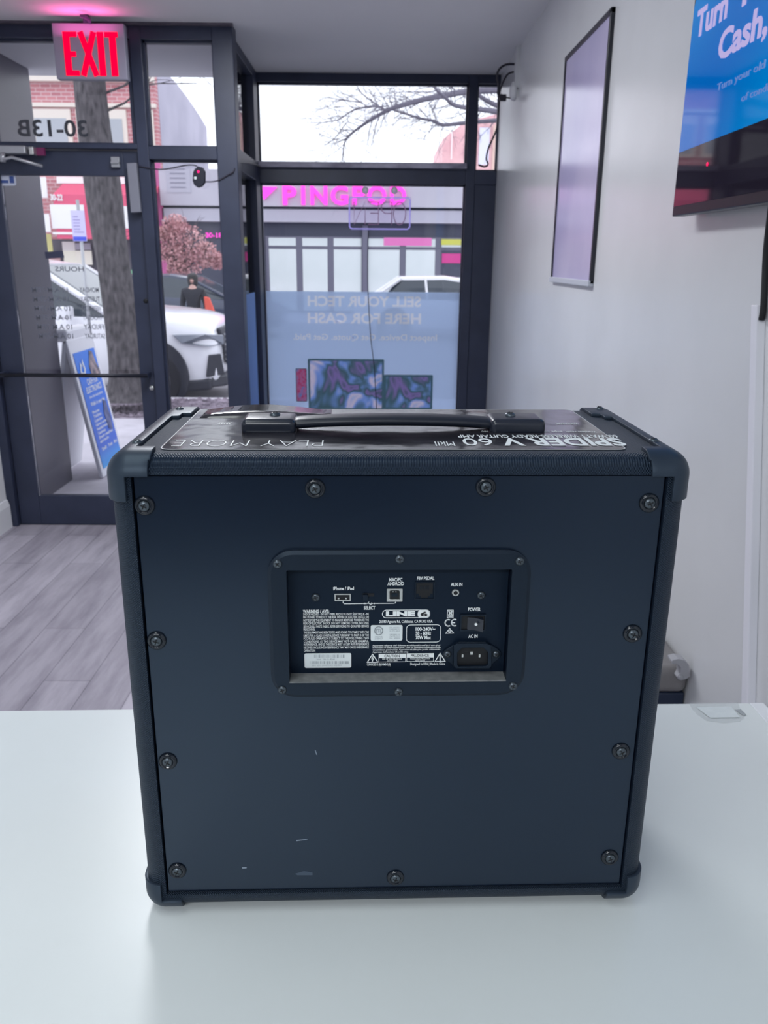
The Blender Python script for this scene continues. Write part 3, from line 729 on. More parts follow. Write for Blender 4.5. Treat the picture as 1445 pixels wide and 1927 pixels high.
# --- bare tree beyond the front window, boughs reaching in from the right
ny_ = 11.5
nt_ = thing('bare_tree', 'bare tree whose boughs spread across the sky above the front window', 'tree', (4.3, ny_, -.01))
def bp_(pts, dy=0): return [oy(420+a/2.676, 100+q/2.676, ny_+dy+.6*math.sin(k*.8)) for k, (a, q) in enumerate(pts)]
hub = V((4.3, ny_, 3.2))
b = B(); tube(b, smoothpath([V((4.35, ny_, -.25)), V((4.3, ny_, 1.2)), V((4.28, ny_, 2.4)), hub, V((4.1, ny_+.2, 4.2))]), [.26]*8+[.24]*9, 16)
obj('trunk', b, m_bark, nt_, smooth=True)
boughs = [([(1800, 420), (1600, 250), (1440, 190), (1230, 195), (1130, 210), (1000, 235), (880, 270), (820, 292), (720, 350), (640, 410), (610, 455), (600, 540)], .085, 0),
          ([(820, 292), (780, 265), (700, 205), (670, 160), (640, 110)], .022, .2), ([(800, 275), (760, 268), (660, 285), (580, 335), (500, 350), (430, 380)], .026, -.1),
          ([(1820, 430), (1600, 380), (1440, 340), (1230, 350), (1110, 362), (1060, 342), (1000, 330), (900, 300), (850, 285), (800, 262)], .06, .4),
          ([(1820, 430), (1600, 350), (1400, 300), (1300, 285), (1170, 265), (1120, 225), (1060, 170), (1030, 110)], .08, -.4),
          ([(1820, 430), (1560, 330), (1390, 270), (1290, 215), (1200, 120), (1150, 40)], .09, .8), ([(700, 250), (600, 235), (520, 225), (480, 240)], .014, .3), ([(620, 350), (560, 430), (500, 470), (450, 490)], .012, .1)]
rg = random.Random(11)
for pts, r_, dy in boughs:
    w = bp_(pts, dy)
    if pts[0][0] > 1700: w[0] = hub
    sp_ = smoothpath(w, 3); n = len(sp_); b = B(); rs = [max(.004, r_*.62*(1-.9*k/n)) for k in range(n)]
    tube(b, sp_, rs, 7)
    for k in range(2, n):
        for q in range(2 if pts[0][0] < 900 or k > n*.35 else 1):
            d = (sp_[min(k+1, n-1)]-sp_[k-1]).normalized(); dz = V((rg.uniform(-.9, .3), rg.uniform(-.5, .5), rg.uniform(-.9, 1)))
            branches(b, sp_[k], d*.6+dz, min(.0065, rs[k]*.5), rg.uniform(.22, .5), 2, rg, 3)
    obj('bough', b, mat('bark_grey', lin(112, 108, 122), .9) if 'bark_grey' not in bpy.data.materials else bpy.data.materials['bark_grey'], nt_)

# --- folding pavement sign
xb_ = -1.99
bd = thing('sandwich_board', 'white folding pavement sign with a blue poster outside the door', 'sandwich board', (-2.1, 5.85, 0))
b0 = oz(188, 908, .0); y0_, y1_ = b0.y+.08, b0.y+.60
def bpt(s, t, side=1, o=0):
    """s along the board, t up the leaning face (0..1)"""
    lean = .16; h_ = .96
    n = V((h_, 0, lean)).normalized()*o*side
    return V((b0.x-lean*t if side > 0 else b0.x-.36+(.36-lean-.03)*t, y0_+(y1_-y0_)*s, h_*t+.01))+V((n.x, 0, n.z))
m_bw = mat('board_white', (.80, .80, .85), .4)
for side in (1, -1):
    b = B(); prism(b, [bpt(0, 0, side), bpt(1, 0, side), bpt(1, 1, side), bpt(0, 1, side)], V((-.03*side, 0, 0))); pn = obj('board_panel', b, m_bw, bd, bevel=.008)
    if side < 0: continue
    m_bposter = mat('poster_blue', lin(30, 112, 225), .4)
    rm = ramp(m_bposter, N(m_bposter, 'ShaderNodeSeparateXYZ').outputs[2], [(.0, lin(30, 160, 235)), (.18, lin(25, 95, 215)), (.9, lin(40, 125, 235))])
    tcn = N(m_bposter, 'ShaderNodeTexCoord'); sx = [n for n in m_bposter.node_tree.nodes if n.type == 'SEPXYZ'][0]; L(m_bposter, tcn.outputs['Generated'], sx.inputs[0]); L(m_bposter, rm, bsdf(m_bposter).inputs['Base Color'])
    b = B(); prism(b, [bpt(.08, .06, 1, .001), bpt(.90, .06, 1, .001), bpt(.90, .90, 1, .001), bpt(.08, .90, 1, .001)], V((.003, 0, 0))); ps_ = obj('poster', b, m_bposter, pn)
    Yb = (bpt(0, 1)-bpt(0, 0)).normalized(); b = B()
    m_bt = mat('poster_text', (.82, .86, .92), .5)
    def bt_(s, s0, s1, t, cap):
        b = B(); text(b, s, bpt(s0, t, 1, .006), (0, 1, 0), Yb, (s1-s0)*(y1_-y0_), cap, .02); obj('poster_lettering', b, m_bt, ps_)
    bt_('CASH FOR', .30, .72, .66, .040); bt_('ELECTRONICS', .20, .80, .605, .040)
    bt_('Get the best price', .24, .78, .565, .018); bt_('Walk in any day', .22, .80, .51, .026)
    for k, s_ in enumerate(('Phones', 'Tablets', 'Laptops', 'Game consoles', 'Headphones', 'Cameras', 'Smart watches', 'and more')): bt_(s_, .2, .2+.045*len(s_), .455-.031*k, .020)
    bt_('Sell', .2, .38, .18, .022); bt_('Trade', .46, .64, .18, .022); bt_('Buy', .72, .86, .18, .022)
    b = B(); lp = [(.16, .76), (.22, .83), (.27, .80), (.32, .85), (.36, .77), (.30, .73), (.2, .73)]; ring(b, [bpt(s, t, 1, .006) for s, t in lp], [bpt(.26+(s-.26)*.55, .785+(t-.785)*.55, 1, .006) for s, t in lp], V((.002, 0, 0))); obj('poster_logo', b, m_bt, ps_)
    b = B(); lp = [(.55, .70), (.52, .78), (.6, .84), (.66, .89), (.76, .88), (.8, .80), (.88, .74), (.88, .69)]; prism(b, [bpt(s, t, 1, .006) for s, t in lp], V((.002, 0, 0)))
    obj('poster_picture', b, noisy('poster_photo', lin(60, 65, 90), lin(190, 165, 165), 18, .5), ps_)
    b = B(); lp = [(.66, .30), (.62, .42), (.70, .52), (.80, .50), (.84, .38), (.80, .28)]; prism(b, [bpt(s, t, 1, .006) for s, t in lp], V((.002, 0, 0))); obj('poster_picture', b, noisy('poster_photo_2', lin(30, 50, 110), lin(110, 120, 170), 14, .5), ps_)
b = B(); box(b, bpt(.05, 1)-V((.10, 0, .02)), bpt(.95, 1)+V((.0, 0, .07))); obj('carry_handle', b, m_bw, bd, bevel=.02)
# --- parking sign on a pole
sy_ = 9.18
pk = thing('parking_sign', 'small lilac and white street sign on a thin pole by the tree', 'street sign', oy(150, 740, sy_))
b = B(); a = oy(137, 395, sy_); x = oy(150, 430, sy_).x; tube(b, [V((x, sy_+.012, -.004)), V((x, sy_+.012, a.z+.1))], .018, 8); obj('pole', b, m_alu, pk, smooth=True)
Q = [oy(u, v, sy_) for u, v in ((132, 396), (157, 397), (166, 454), (139, 452))]
b = B(); xs = (Q[0].x+Q[3].x)/2, (Q[1].x+Q[2].x)/2; box(b, (xs[0], sy_-.01, Q[2].z), (xs[1], sy_-.004, Q[0].z)); pl_ = obj('sign_plate', b, mat('plate_lilac', lin(205, 200, 240), .5), pk)
b = B(); h_ = Q[0].z-Q[2].z; box(b, (xs[0]+.004, sy_-.012, Q[2].z+.004), (xs[1]-.004, sy_-.010, Q[2].z+.15*h_), 1)
for k in range(6): box(b, (xs[0]+.02, sy_-.012, Q[2].z+(.28+.1*k)*h_), (xs[1]-R.uniform(.02, .08), sy_-.010, Q[2].z+(.31+.1*k)*h_), 0)
obj('sign_print', b, [mat('print_grey', lin(150, 140, 190), .5), mat('print_blue', lin(60, 80, 215), .5)], pl_)

# --- cars
m_tyre = mat('tyre_rubber', lin(38, 38, 46), .8); m_rim = mat('wheel_rim', (.5, .5, .54), .3, metal=.7)
m_cglass = mat('car_glass', lin(48, 58, 70), .08, spec=.7); m_dark = mat('dark_trim', lin(42, 44, 56), .5)
m_head = mat('headlight_glass', (.22, .24, .29), .1, spec=.7); m_chrome = mat('chrome_trim', (.7, .7, .74), .15, metal=.9)
def car(name, label, loc, paint, kind, L_, Wd, flip=False, group=None):
    """nose at x=0, body runs to -L_; z=0 is the road"""
    c = thing(name, label, 'car', loc, math.pi if flip else 0, group)
    hw_ = Wd/2; suv = kind == 'suv'
    if suv: P = [(0, .42, .70, .72), (-.05, .26, .98, .84), (-.22, .22, 1.08, .95), (-.55, .22, 1.13, .985), (-1.2, .22, 1.18, 1), (-1.6, .22, 1.20, 1), (-L_+.8, .22, 1.18, 1), (-L_+.12, .25, 1.14, .96), (-L_, .4, 1.0, .86)]
    else: P = [(0, .36, .60, .74), (-.06, .22, .72, .86), (-.3, .18, .80, .95), (-.9, .18, .90, 1), (-1.4, .18, .96, 1), (-L_+1.0, .18, 1.0, 1), (-L_+.15, .22, .98, .95), (-L_, .4, .86, .85)]
    b = B(); rows = []
    for x, zb, zt, k in P:
        w = hw_*k; h = zt-zb
        half = [(w*.90, zb), (w*.985, zb+h*.12), (w, zb+h*.35), (w, zb+h*.60), (w*.975, zb+h*.80), (w*.93, zb+h*.92), (w*.80, zt-.012), (w*.4, zt+.012)]
        rows.append([b.verts.new((x, -y, z)) for y, z in half]+[b.verts.new((x, y, z)) for y, z in half[::-1]])
    for r1, r2 in zip(rows, rows[1:]):
        for k in range(16): b.faces.new((r1[k], r1[(k+1) % 16], r2[(k+1) % 16], r2[k]))
    b.faces.new(rows[0]); b.faces.new(rows[-1][::-1]); bmesh.ops.recalc_face_normals(b, faces=b.faces)
    o = obj('car_body', b, paint, c, local=True, smooth=True); s_ = o.modifiers.new('round', 'SUBSURF'); s_.levels = s_.render_levels = 2
    bz_ = 1.12 if suv else .92; rz = 1.72 if suv else 1.40
    G = [(-1.25, bz_, bz_+.02, .93), (-2.05, bz_, rz-.06, .82), (-2.5, bz_, rz, .78), (-L_+1.1, bz_, rz-.02, .77), (-L_+(.35 if suv else .75), bz_, rz-.22 if suv else bz_+.05, .80)]
    for nm, mm, gr, z_of in (('greenhouse', m_cglass, 0, None), ('roof', paint, .012, 1)):
        b = B(); rows = []
        for x, z0, z1, k in (G if nm == 'greenhouse' else G[1:-1] if not suv else G[1:]):
            w = hw_*k; wb = hw_*.93
            if nm == 'greenhouse': half = [(wb, z0-.05), (wb-(wb-w)*.5, (z0+z1)/2), (w, z1-.03), (w*.8, z1)]
            else: half = [(w+.012, z1-.07), (w+.005, z1-.02), (w*.8, z1+.012), (w*.4, z1+.02)]
            rows.append([b.verts.new((x, -y, z)) for y, z in half]+[b.verts.new((x, y, z)) for y, z in half[::-1]])
        for r1, r2 in zip(rows, rows[1:]):
            for k in range(8 if nm == 'greenhouse' else 7): b.faces.new((r1[k], r1[(k+1) % 8], r2[(k+1) % 8], r2[k]))
        if nm == 'greenhouse': b.faces.new(rows[0]); b.faces.new(rows[-1][::-1])
        bmesh.ops.recalc_face_normals(b, faces=b.faces); o2 = obj(nm, b, mm, c, local=True, smooth=False)
        if nm == 'roof': ms = o2.modifiers.new('thickness', 'SOLIDIFY'); ms.thickness = .02
    b = B(); w0 = hw_*.935
    for sy in (-1, 1):
        for pa_, pb__, pr_ in (((-1.25, sy*w0, bz_), (-2.08, sy*(hw_*.82+.01), rz-.06), .035), ((-2.9, sy*w0, bz_), (-2.95, sy*(hw_*.78+.01), rz-.03), .03), ((-L_+.45, sy*w0, bz_), (-L_+1.1, sy*(hw_*.78+.01), rz-.04), .05)):
            b = B(); tube(b, [pa_, pb__], pr_, 6); obj('window_pillar', b, paint, c, local=True)
    wr = .37 if suv else .31
    for x in (-.78 if suv else -.93, -L_+.95):
        for sy in (-1, 1):
            b = B(); lathe(b, (x, sy*(hw_-.22), wr+.04), (0, sy, 0), [(0, .235), (wr+.07, .235), (wr+.075, .20)], 28); obj('wheel_arch', b, m_dark, c, local=True)
            b = B(); lathe(b, (x, sy*(hw_-.22), wr), (0, sy, 0), [(wr*.65, .0), (wr, .02), (wr, .22), (wr*.9, .245), (wr*.66, .24)], 28); t_ = obj('wheel', b, m_tyre, c, local=True, smooth=False)
            b = B(); lathe(b, (x, sy*(hw_-.22), wr), (0, sy, 0), [(0, .225), (wr*.62, .23), (wr*.66, .242)], 20)
            for k in range(5):
                a_ = k*math.tau/5; cc = V((x, sy*(hw_+.012), wr)); u_ = V((math.cos(a_), 0, math.sin(a_))); n_ = V((-u_.z, 0, u_.x))
                prism(b, [cc+u_*.04+n_*.03, cc+u_*wr*.6+n_*.05, cc+u_*wr*.6-n_*.05, cc+u_*.04-n_*.03], (0, sy*.012, 0), 1)
            bmesh.ops.transform(b, matrix=WM[t_.name].inverted() @ WM[c.name], verts=b.verts); obj('rim', b, [m_tyre, m_rim], t_, local=True)
    if suv:
        b = B(); prism(b, [(-.06, -.60, .95), (-.06, .60, .95), (.012, .46, .50), (.012, -.46, .50)], (.05, 0, 0)); 
        gr_ = obj('grille', b, m_dark, c, local=True, bevel=.02)
        b = B()
        for k in range(6): box(b, (.015, -.50, .56+.06*k), (.066-.006*k, .50, .58+.06*k))
        bmesh.ops.transform(b, matrix=WM[gr_.name].inverted() @ WM[c.name], verts=b.verts); obj('grille_bar', b, m_chrome, gr_, local=True)
        b = B(); prism(b, [(-.10, -hw_*.88, .26), (-.10, hw_*.88, .26), (.03, hw_*.55, .24), (.03, -hw_*.55, .24)], (0, 0, .15)); prism(b, [(-.55, -hw_*1.0, .22), (-.10, -hw_*.90, .24), (-.1, hw_*.90, .24), (-.55, hw_*1.0, .22)], (0, 0, .14)); obj('lower_bumper', b, m_dark, c, local=True, bevel=.03)
        for sy in (-1, 1):
            b = B(); prism(b, [(-.52, sy*hw_*.955, .90), (-.16, sy*hw_*.87, .90), (.0, sy*hw_*.55, .87), (.0, sy*hw_*.55, .76), (-.12, sy*hw_*.86, .76), (-.42, sy*hw_*.955, .80)], (.03, sy*.075, 0)); obj('headlight', b, m_head, c, local=True, bevel=.01)
            b = B(); prism(b, [(-.12, sy*hw_*.88, .66), (-.02, sy*hw_*.72, .66), (.0, sy*hw_*.62, .40), (-.16, sy*hw_*.90, .40)], (.03, sy*.03, 0)); obj('fog_light_pocket', b, m_dark, c, local=True, bevel=.01)
            b = B(); box(b, (-1.75, sy*(hw_+.02), 1.08), (-1.60, sy*(hw_+.22), 1.22)); obj('wing_mirror', b, paint, c, local=True, bevel=.03)
    else:
        for sy in (-1, 1):
            b = B(); prism(b, [(-.35, sy*hw_*.93, .68), (-.05, sy*hw_*.75, .66), (-.05, sy*hw_*.75, .56), (-.30, sy*hw_*.93, .56)], (.03, sy*.02, 0)); obj('headlight', b, m_head, c, local=True, bevel=.01)
    return c
m_pw = mat('white_car_paint', (.80, .80, .86), .18, coat=.6); m_pd = mat('navy_car_paint', lin(40, 50, 78), .2, coat=.6); m_ps = mat('silver_car_paint', (.5, .51, .55), .25, metal=.3, coat=.5)
car('parked_suv', 'white SUV with chrome grille parked at the kerb beyond the sidelight window', (oy(433, 680, 10.6).x, 10.68, -.25), m_pw, 'suv', 4.9, 1.92)
car('parked_sedan', 'white car parked across the street behind the big tree trunk', (-7.0, 19.6, -.25), m_pw, 'sedan', 4.6, 1.8, group='cars parked across the street')
car('parked_sedan', 'dark navy car parked across the street behind the person', (-2.2, 19.9, -.25), m_pd, 'sedan', 4.6, 1.8, group='cars parked across the street')
car('parked_sedan', 'white car across the street seen above the right of the window poster', (4.0, 19.7, -.25), m_pw, 'sedan', 4.6, 1.8, group='cars parked across the street')

# --- table tennis club across the street
FYR = 27.
m_fasc = noisy('grey_fascia', lin(176, 173, 186), lin(188, 185, 197), .8, .6); m_dk = mat('dark_shopfront', lin(62, 66, 86), .5); m_mull = mat('mullion_grey', lin(105, 104, 122), .5)
m_frost = noisy('frosted_panel', lin(205, 215, 215), lin(222, 228, 230), .7, .5); m_lintel = mat('lintel_grey', lin(180, 178, 192), .6)
def X27(u, v=450): return oy(u, v, FYR).x
def Z27(v, u=700): return oy(u, v, FYR).z
sh = thing('grey_shop_building', 'long grey single storey shop with pink sign letters across the street', 'building', (0, FYR+3, -.2))
xA = X27(306, 360)
b = B(); box(b, (xA, FYR, -.2), (12, FYR+8, 3.9)); obj('wall', b, m_dk, sh)
b = B(); box(b, (xA, FYR-.35, Z27(391)), (12, FYR, 4.08)); obj('fascia', b, m_fasc, sh)
b = B(); box(b, (xA, FYR-.25, Z27(419)), (12, FYR, Z27(396))); obj('lower_fascia', b, m_lintel, sh)
b = B(); box(b, (xA, FYR-.38, Z27(420)), (12, FYR, Z27(417.5))); obj('fascia_trim', b, m_fasc, sh)
ms_ = [500, 563, 622, 686, 758, 825, 880]
for k, (u0, u1) in enumerate(zip(ms_, ms_[1:])):
    for j, (v0, v1) in enumerate(((449, 464), (470, 585))):
        b = B(); x0, x1 = X27(u0)+.07, X27(u1)-.07; z1, z0 = Z27(v0), Z27(v1)
        box(b, (x0-.07, FYR-.06, z0-.05), (x1+.07, FYR, z1+.05)); w_ = obj('shop_window', b, m_mull, sh)
        b = B(); box(b, (x0+.03, FYR-.08, z0), (x1-.03, FYR-.05, z1)); obj('pane', b, m_frost if not (k == 5 and j) else m_dk, w_)
b = B(); box(b, (X27(682), FYR-.15, -.1), (X27(692), FYR, Z27(425))); obj('centre_post', b, m_mull, sh)
for u0, u1, v0, v1, c_ in ((722, 812, 447, 462, (225, 120, 185)), (830, 868, 449, 460, (205, 205, 90)), (832, 868, 476, 494, (205, 60, 140))):
    b = B(); box(b, (X27(u0), FYR-.10, Z27(v1)), (X27(u1), FYR-.085, Z27(v0))); obj('window_banner', b, mat('banner_%d' % u0, lin(*c_), .5), sh)
m_pink = mat('pink_letters', lin(245, 60, 190), .4, emit=lin(255, 60, 205), estr=.75)
for ch, u0, u1 in (('P', 532, 558), ('I', 567, 574), ('N', 584, 616), ('G', 622, 655), ('P', 663, 688), ('O', 691, 727), ('D', 734, 764)):
    b = B(); y_ = FYR-.45; a = oy(u0, 384, y_); e = oy(u1, 384, y_); c_ = oy(u0, 351, y_); text(b, ch, V((a.x, y_, a.z)), (1, 0, 0), ZU, e.x-a.x, c_.z-a.z, .03, off=(0, .1, 0)); obj('sign_letter', b, m_pink, sh, label='glowing pink letter')
b = B(); y_ = FYR-.45; prism(b, [oy(u, v, y_) for u, v in ((488, 351), (521, 352), (496, 376), (493, 364))], (0, .1, 0)); obj('sign_emblem', b, m_pink, sh)
b = B(); y_ = FYR-.1; a = oy(387, 447, y_); e = oy(418, 447, y_); c_ = oy(387, 438, y_); text(b, '30-18', V((a.x, y_, a.z)), (1, 0, 0), ZU, e.x-a.x, c_.z-a.z, .02, off=(0, .02, 0)); obj('sign_number', b, m_pink, sh)
b = B(); y_ = FYR-.37; a = oy(314, 362, y_); c_ = oy(357, 318, y_); box(b, (a.x, y_, a.z), (c_.x, y_+.02, c_.z)); nb = obj('notice_board', b, mat('notice_grey', lin(176, 174, 188), .6), sh)
b = B()
for k in range(5): box(b, (a.x+.12, y_-.01, a.z+.13+.13*k), (c_.x-.15, y_, a.z+.16+.13*k))
obj('notice_lines', b, mat('notice_ink', lin(130, 128, 145), .6), nb)

# --- brick corner building with red awning
m_brick = mat('pink_brick', (.5, .3, .3), .85); br = N(m_brick, 'ShaderNodeTexBrick'); L(m_brick, coords(m_brick, (1, 1, 1), (math.pi/2, 0, 0)), br.inputs['Vector'])
br.inputs['Scale'].default_value = 1; br.inputs['Brick Width'].default_value = .3; br.inputs['Row Height'].default_value = .11; br.inputs['Mortar Size'].default_value = .012
br.inputs['Color1'].default_value = (*lin(205, 140, 145), 1); br.inputs['Color2'].default_value = (*lin(188, 122, 130), 1); br.inputs['Mortar'].default_value = (*lin(215, 190, 192), 1); L(m_brick, br.outputs[0], bsdf(m_brick).inputs['Base Color'])
m_cream = mat('cream_trim', lin(225, 215, 205), .7); m_upper = mat('upper_glass', lin(170, 175, 182), .2); m_redaw = mat('red_awning', lin(222, 90, 125), .7)
m_gwall = noisy('lilac_render', lin(168, 164, 182), lin(192, 188, 204), .6, .8)
bb_ = thing('brick_shop_building', 'pink brick building with a red shop awning behind the tree trunk', 'building', (-10, FYR+3, -.2))
b = B(); box(b, (-24, FYR+.02, -.2), (xA-.42, FYR+.6, 8.2)); box(b, (xA-.42, FYR+.02, -.2), (xA-.02, FYR+.3, ox(u=303, v=134, x=xA).z)); obj('wall', b, m_brick, bb_)
b = B(); z_ = Z27(151, 100); box(b, (-24, FYR-.25, z_-.06), (xA-.02, FYR+.02, z_+.14)); z_ = Z27(199, 100); box(b, (-24, FYR-.1, z_-.04), (xA-.02, FYR+.02, z_+.07)); obj('cornice', b, m_cream, bb_)
for u0, u1 in ((60, 136), (146, 190), (200, 240), (262, 290)):
    b = B(); z1, z0 = Z27(206, 100), Z27(285, 100); box(b, (X27(u0, 240), FYR-.08, z0), (X27(u1, 240), FYR+.02, z1)); w_ = obj('upper_window', b, m_cream, bb_)
    b = B(); x0, x1 = X27(u0, 240)+.1, X27(u1, 240)-.1; n = max(1, round((x1-x0)/.7))
    for k in range(n): box(b, (x0+(x1-x0)*k/n+.03, FYR-.10, z0+.1), (x0+(x1-x0)*(k+1)/n-.03, FYR-.07, z1-.25))
    obj('pane', b, m_upper, w_)
# rendered side wall stepping down behind
sw = [ox(u, v, xA-.01) for u, v in ((303, 134), (316, 140), (332, 157), (350, 180), (366, 203), (379, 223), (389, 240))]
pts = [(xA, FYR+.0, -.2), (xA, FYR+.0, sw[0].z)]+[(xA, p.y, p.z) for p in sw[1:]]+[(xA, sw[-1].y, 3)]+[(xA, sw[-1].y, -.2)]
b = B(); prism(b, [(p_[0]-.01, max(p_[1], FYR+.31), p_[2]) for p_ in pts], (-16, 0, 0)); bs = obj('side_wall', b, m_gwall, bb_)
# shop front at street level
xr0, xr1 = oy(84, 400, FYR-1).x, xA-.05
aw = [(0, 2.95), (-1.0, 2.62), (-1.0, 1.05+.55), (0, 1.6)]
b = B(); za, zb2, zc = oy(120, 345, FYR-.2).z, oy(120, 366, FYR-1).z, oy(120, 449, FYR-1).z
prism(b, [(xr0+.3, FYR-.1, za), (xr0+.3, FYR-1, zb2), (xr0+.3, FYR-1, zc), (xr0+.3, FYR-.9, zc), (xr0+.3, FYR-.9, zb2-.1), (xr0+.3, FYR-.1, za-.12)], (xr1-xr0-.3, 0, 0)); aw_ = obj('awning', b, m_redaw, bb_)
def fp(u0, v0, u1, v1, y, name, mm, par): 
    b_ = B(); a_ = oy(u0, v1, y); c_ = oy(u1, v0, y); box(b_, (a_.x, y, a_.z), (c_.x, y+.02, c_.z)); return obj(name, b_, mm, par)
m_wp = mat('white_sign_panel', (.85, .84, .85), .5)
fp(98, 385, 157, 430, FYR-1.03, 'sign_panel', m_wp, aw_); fp(232, 388, 245, 430, FYR-1.03, 'sign_panel', m_wp, aw_)
b = B(); y_ = FYR-1.03; a = oy(95, 377, y_); e = oy(118, 377, y_); c_ = oy(95, 366, y_); text(b, '30-22', V((a.x, y_, a.z)), (1, 0, 0), ZU, e.x-a.x, c_.z-a.z, .03, off=(0, .02, 0)); obj('awning_number', b, m_wp, aw_)
fp(99, 437, 150, 441, FYR-1.03, 'awning_stripe', m_wp, aw_)
fp(107, 334, 298, 345, FYR-.15, 'upper_sign_band', m_wp, bb_); fp(72, 333, 86, 372, FYR-.4, 'white_banner', m_wp, bb_); fp(80, 403, 92, 436, FYR-1.1, 'white_banner', m_wp, bb_)
fp(86, 440, 96, 478, FYR-.6, 'yellow_post', mat('yellow_post', lin(200, 195, 130), .6), bb_)
fp(90, 452, 300, 600, FYR-.03, 'shop_front', mat('shopfront_dark', lin(82, 78, 92), .4), bb_)
for u0, v0, u1, v1, c_ in ((121, 472, 141, 497, (235, 232, 215)), (143, 472, 172, 498, (236, 232, 218)), (118, 455, 140, 472, (215, 210, 210)), (142, 458, 170, 470, (160, 155, 170)), (95, 485, 113, 530, (190, 150, 150)), (128, 498, 138, 535, (180, 176, 190)), (145, 500, 166, 532, (150, 140, 150)), (238, 508, 249, 528, (150, 220, 170)), (240, 530, 251, 560, (235, 235, 240))):
    fp(u0, v0, u1, v1, FYR-.3-.02*R.random(), 'shop_window_display', mat('display_%d_%d' % (u0, v0), lin(*c_), .6), bb_)
fp(284, 300, 301, 600, FYR-.25, 'pink_column', mat('pink_column', lin(190, 95, 150), .6), bb_)

# --- far brick building to the right
m_fb = noisy('far_brick', lin(208, 160, 165), lin(222, 180, 182), 1.5, .85)
fbd = thing('far_brick_building', 'pale pink brick building with sloping roof far behind the bare boughs', 'building', (22, 60, -.2))
b = B(); y_ = 60; pts = [oy(u, v, y_) for u, v in ((833, 262), (866, 236), (905, 222), (990, 200))]; prism(b, [(pts[0].x, y_, -.2)]+pts+[(pts[-1].x, y_, -.2)], (0, 10, 0)); obj('wall', b, m_fb, fbd)
for u0, v0, u1, v1, c_ in ((873, 272, 880, 300, (190, 215, 235)), (848, 236+10, 852, 300, (235, 215, 215)), (900, 240, 922, 310, (205, 205, 225)), (925, 235, 945, 320, (205, 175, 165))):
    fp(u0, v0, u1, v1, 59.9, 'wall_patch', mat('patch_%d' % u0, lin(*c_), .8), fbd)

# --- small tree with pink leaves across the street
py_ = 23.8; pc = oy(352, 470, py_)
pt2 = thing('blossom_tree', 'small tree with pale pink leaves across the street in the sidelight', 'tree', (oy(338, 560, py_).x, py_, -.13))
rg = random.Random(5); tb = V((oy(338, 560, py_).x, py_, -.13)); b = B(); tube(b, smoothpath([tb, tb+V((.02, 0, .8)), tb+V((.05, 0, 1.4))]), .07, 8)
m_bark2 = mat('dark_bark', lin(70, 62, 70), .9); obj('trunk', b, m_bark2, pt2, smooth=True)
b = B()
for k in range(9): branches(b, tb+V((.04, 0, 1.0+.05*k)), V((rg.uniform(-.8, .9), rg.uniform(-.6, .6), .8)), .035, 1.0, 2, rg, 4)
obj('branch', b, m_bark2, pt2)
b = B(); lob = [(330, 425, 22), (352, 455, 34), (322, 470, 26), (385, 478, 24), (408, 492, 16), (335, 505, 20), (365, 490, 26), (308, 440, 14)]
for i in range(5200):
    u, v, r_ = rg.choice(lob); t = rg.uniform(0, 2*math.pi); q = rg.random()**.6*r_; c_ = oy(u+q*math.cos(t), v+q*math.sin(t), py_)+V((0, rg.uniform(-1, 1)*r_*.016, 0))
    e = rg.uniform(.02, .045); a_ = V((rg.gauss(0, 1), rg.gauss(0, 1), rg.gauss(0, 1))).normalized()*e; b2 = a_.cross(V((rg.gauss(0, 1), rg.gauss(0, 1), rg.gauss(0, 1)))).normalized()*e
    b.faces.new([b.verts.new(c_+p) for p in (a_, b2, -a_*.9, -b2)])
ol = obj('foliage', b, noisy('pink_leaves', lin(176, 122, 132), lin(226, 180, 180), 2.5, .8), pt2)

# --- passer-by
gy_ = 16.0; px_ = oy(364, 560, gy_).x
m_skin = mat('skin', lin(205, 165, 155), .6); m_cloth = mat('black_cloth', lin(34, 34, 46), .85); m_hair = mat('black_hair', lin(30, 26, 32), .6)
pr = thing('pedestrian', 'person in dark clothes walking across the street with an orange bag', 'person', (px_, gy_, -.25))
HS = 1.42/1.62
def skinmesh(name, verts, edges, radii, mm, root=0, par=None, sub=2):
    me = bpy.data.meshes.new(name); T = V((px_, gy_, -.25)); o = bpy.data.objects.new(name, me); COL.objects.link(o)
    me.from_pydata([tuple(V(v)*HS) for v in verts], edges, []); me.materials.append(mm)
    o.modifiers.new('skin', 'SKIN'); sk = me.skin_vertices[0].data
    for k, r_ in enumerate(radii): sk[k].radius = (r_*HS, r_*HS) if not isinstance(r_, tuple) else (r_[0]*HS, r_[1]*HS); sk[k].use_root = (k == root)
    s_ = o.modifiers.new('sub', 'SUBSURF'); s_.levels = s_.render_levels = sub
    for p in me.polygons: p.use_smooth = True
    o.parent = par or pr; WM[o.name] = WM[pr.name]; return o
Vv = [(0, 0, .92), (0, 0, 1.12), (0, 0, 1.32), (0, -.01, 1.40), (0, -.01, 1.47), (0, -.02, 1.55), (0, -.02, 1.61),
      (-.09, 0, .88), (-.10, -.08, .48), (-.10, -.02, .09), (-.10, -.16, .04), (.09, 0, .88), (.11, .10, .48), (.11, .22, .12), (.11, .10, .05),
      (-.19, 0, 1.32), (-.25, .05, 1.07), (-.24, -.06, .85), (.19, 0, 1.32), (.26, -.02, 1.07), (.28, -.10, .86)]
Ee = [(0, 1), (1, 2), (2, 3), (3, 4), (4, 5), (5, 6), (0, 7), (7, 8), (8, 9), (9, 10), (0, 11), (11, 12), (12, 13), (13, 14), (2, 15), (15, 16), (16, 17), (2, 18), (18, 19), (19, 20)]
Rr = [.12, .11, .12, .06, .052, .085, .07, .085, .06, .04, .035, .085, .06, .04, .035, .055, .042, .03, .055, .042, .03]
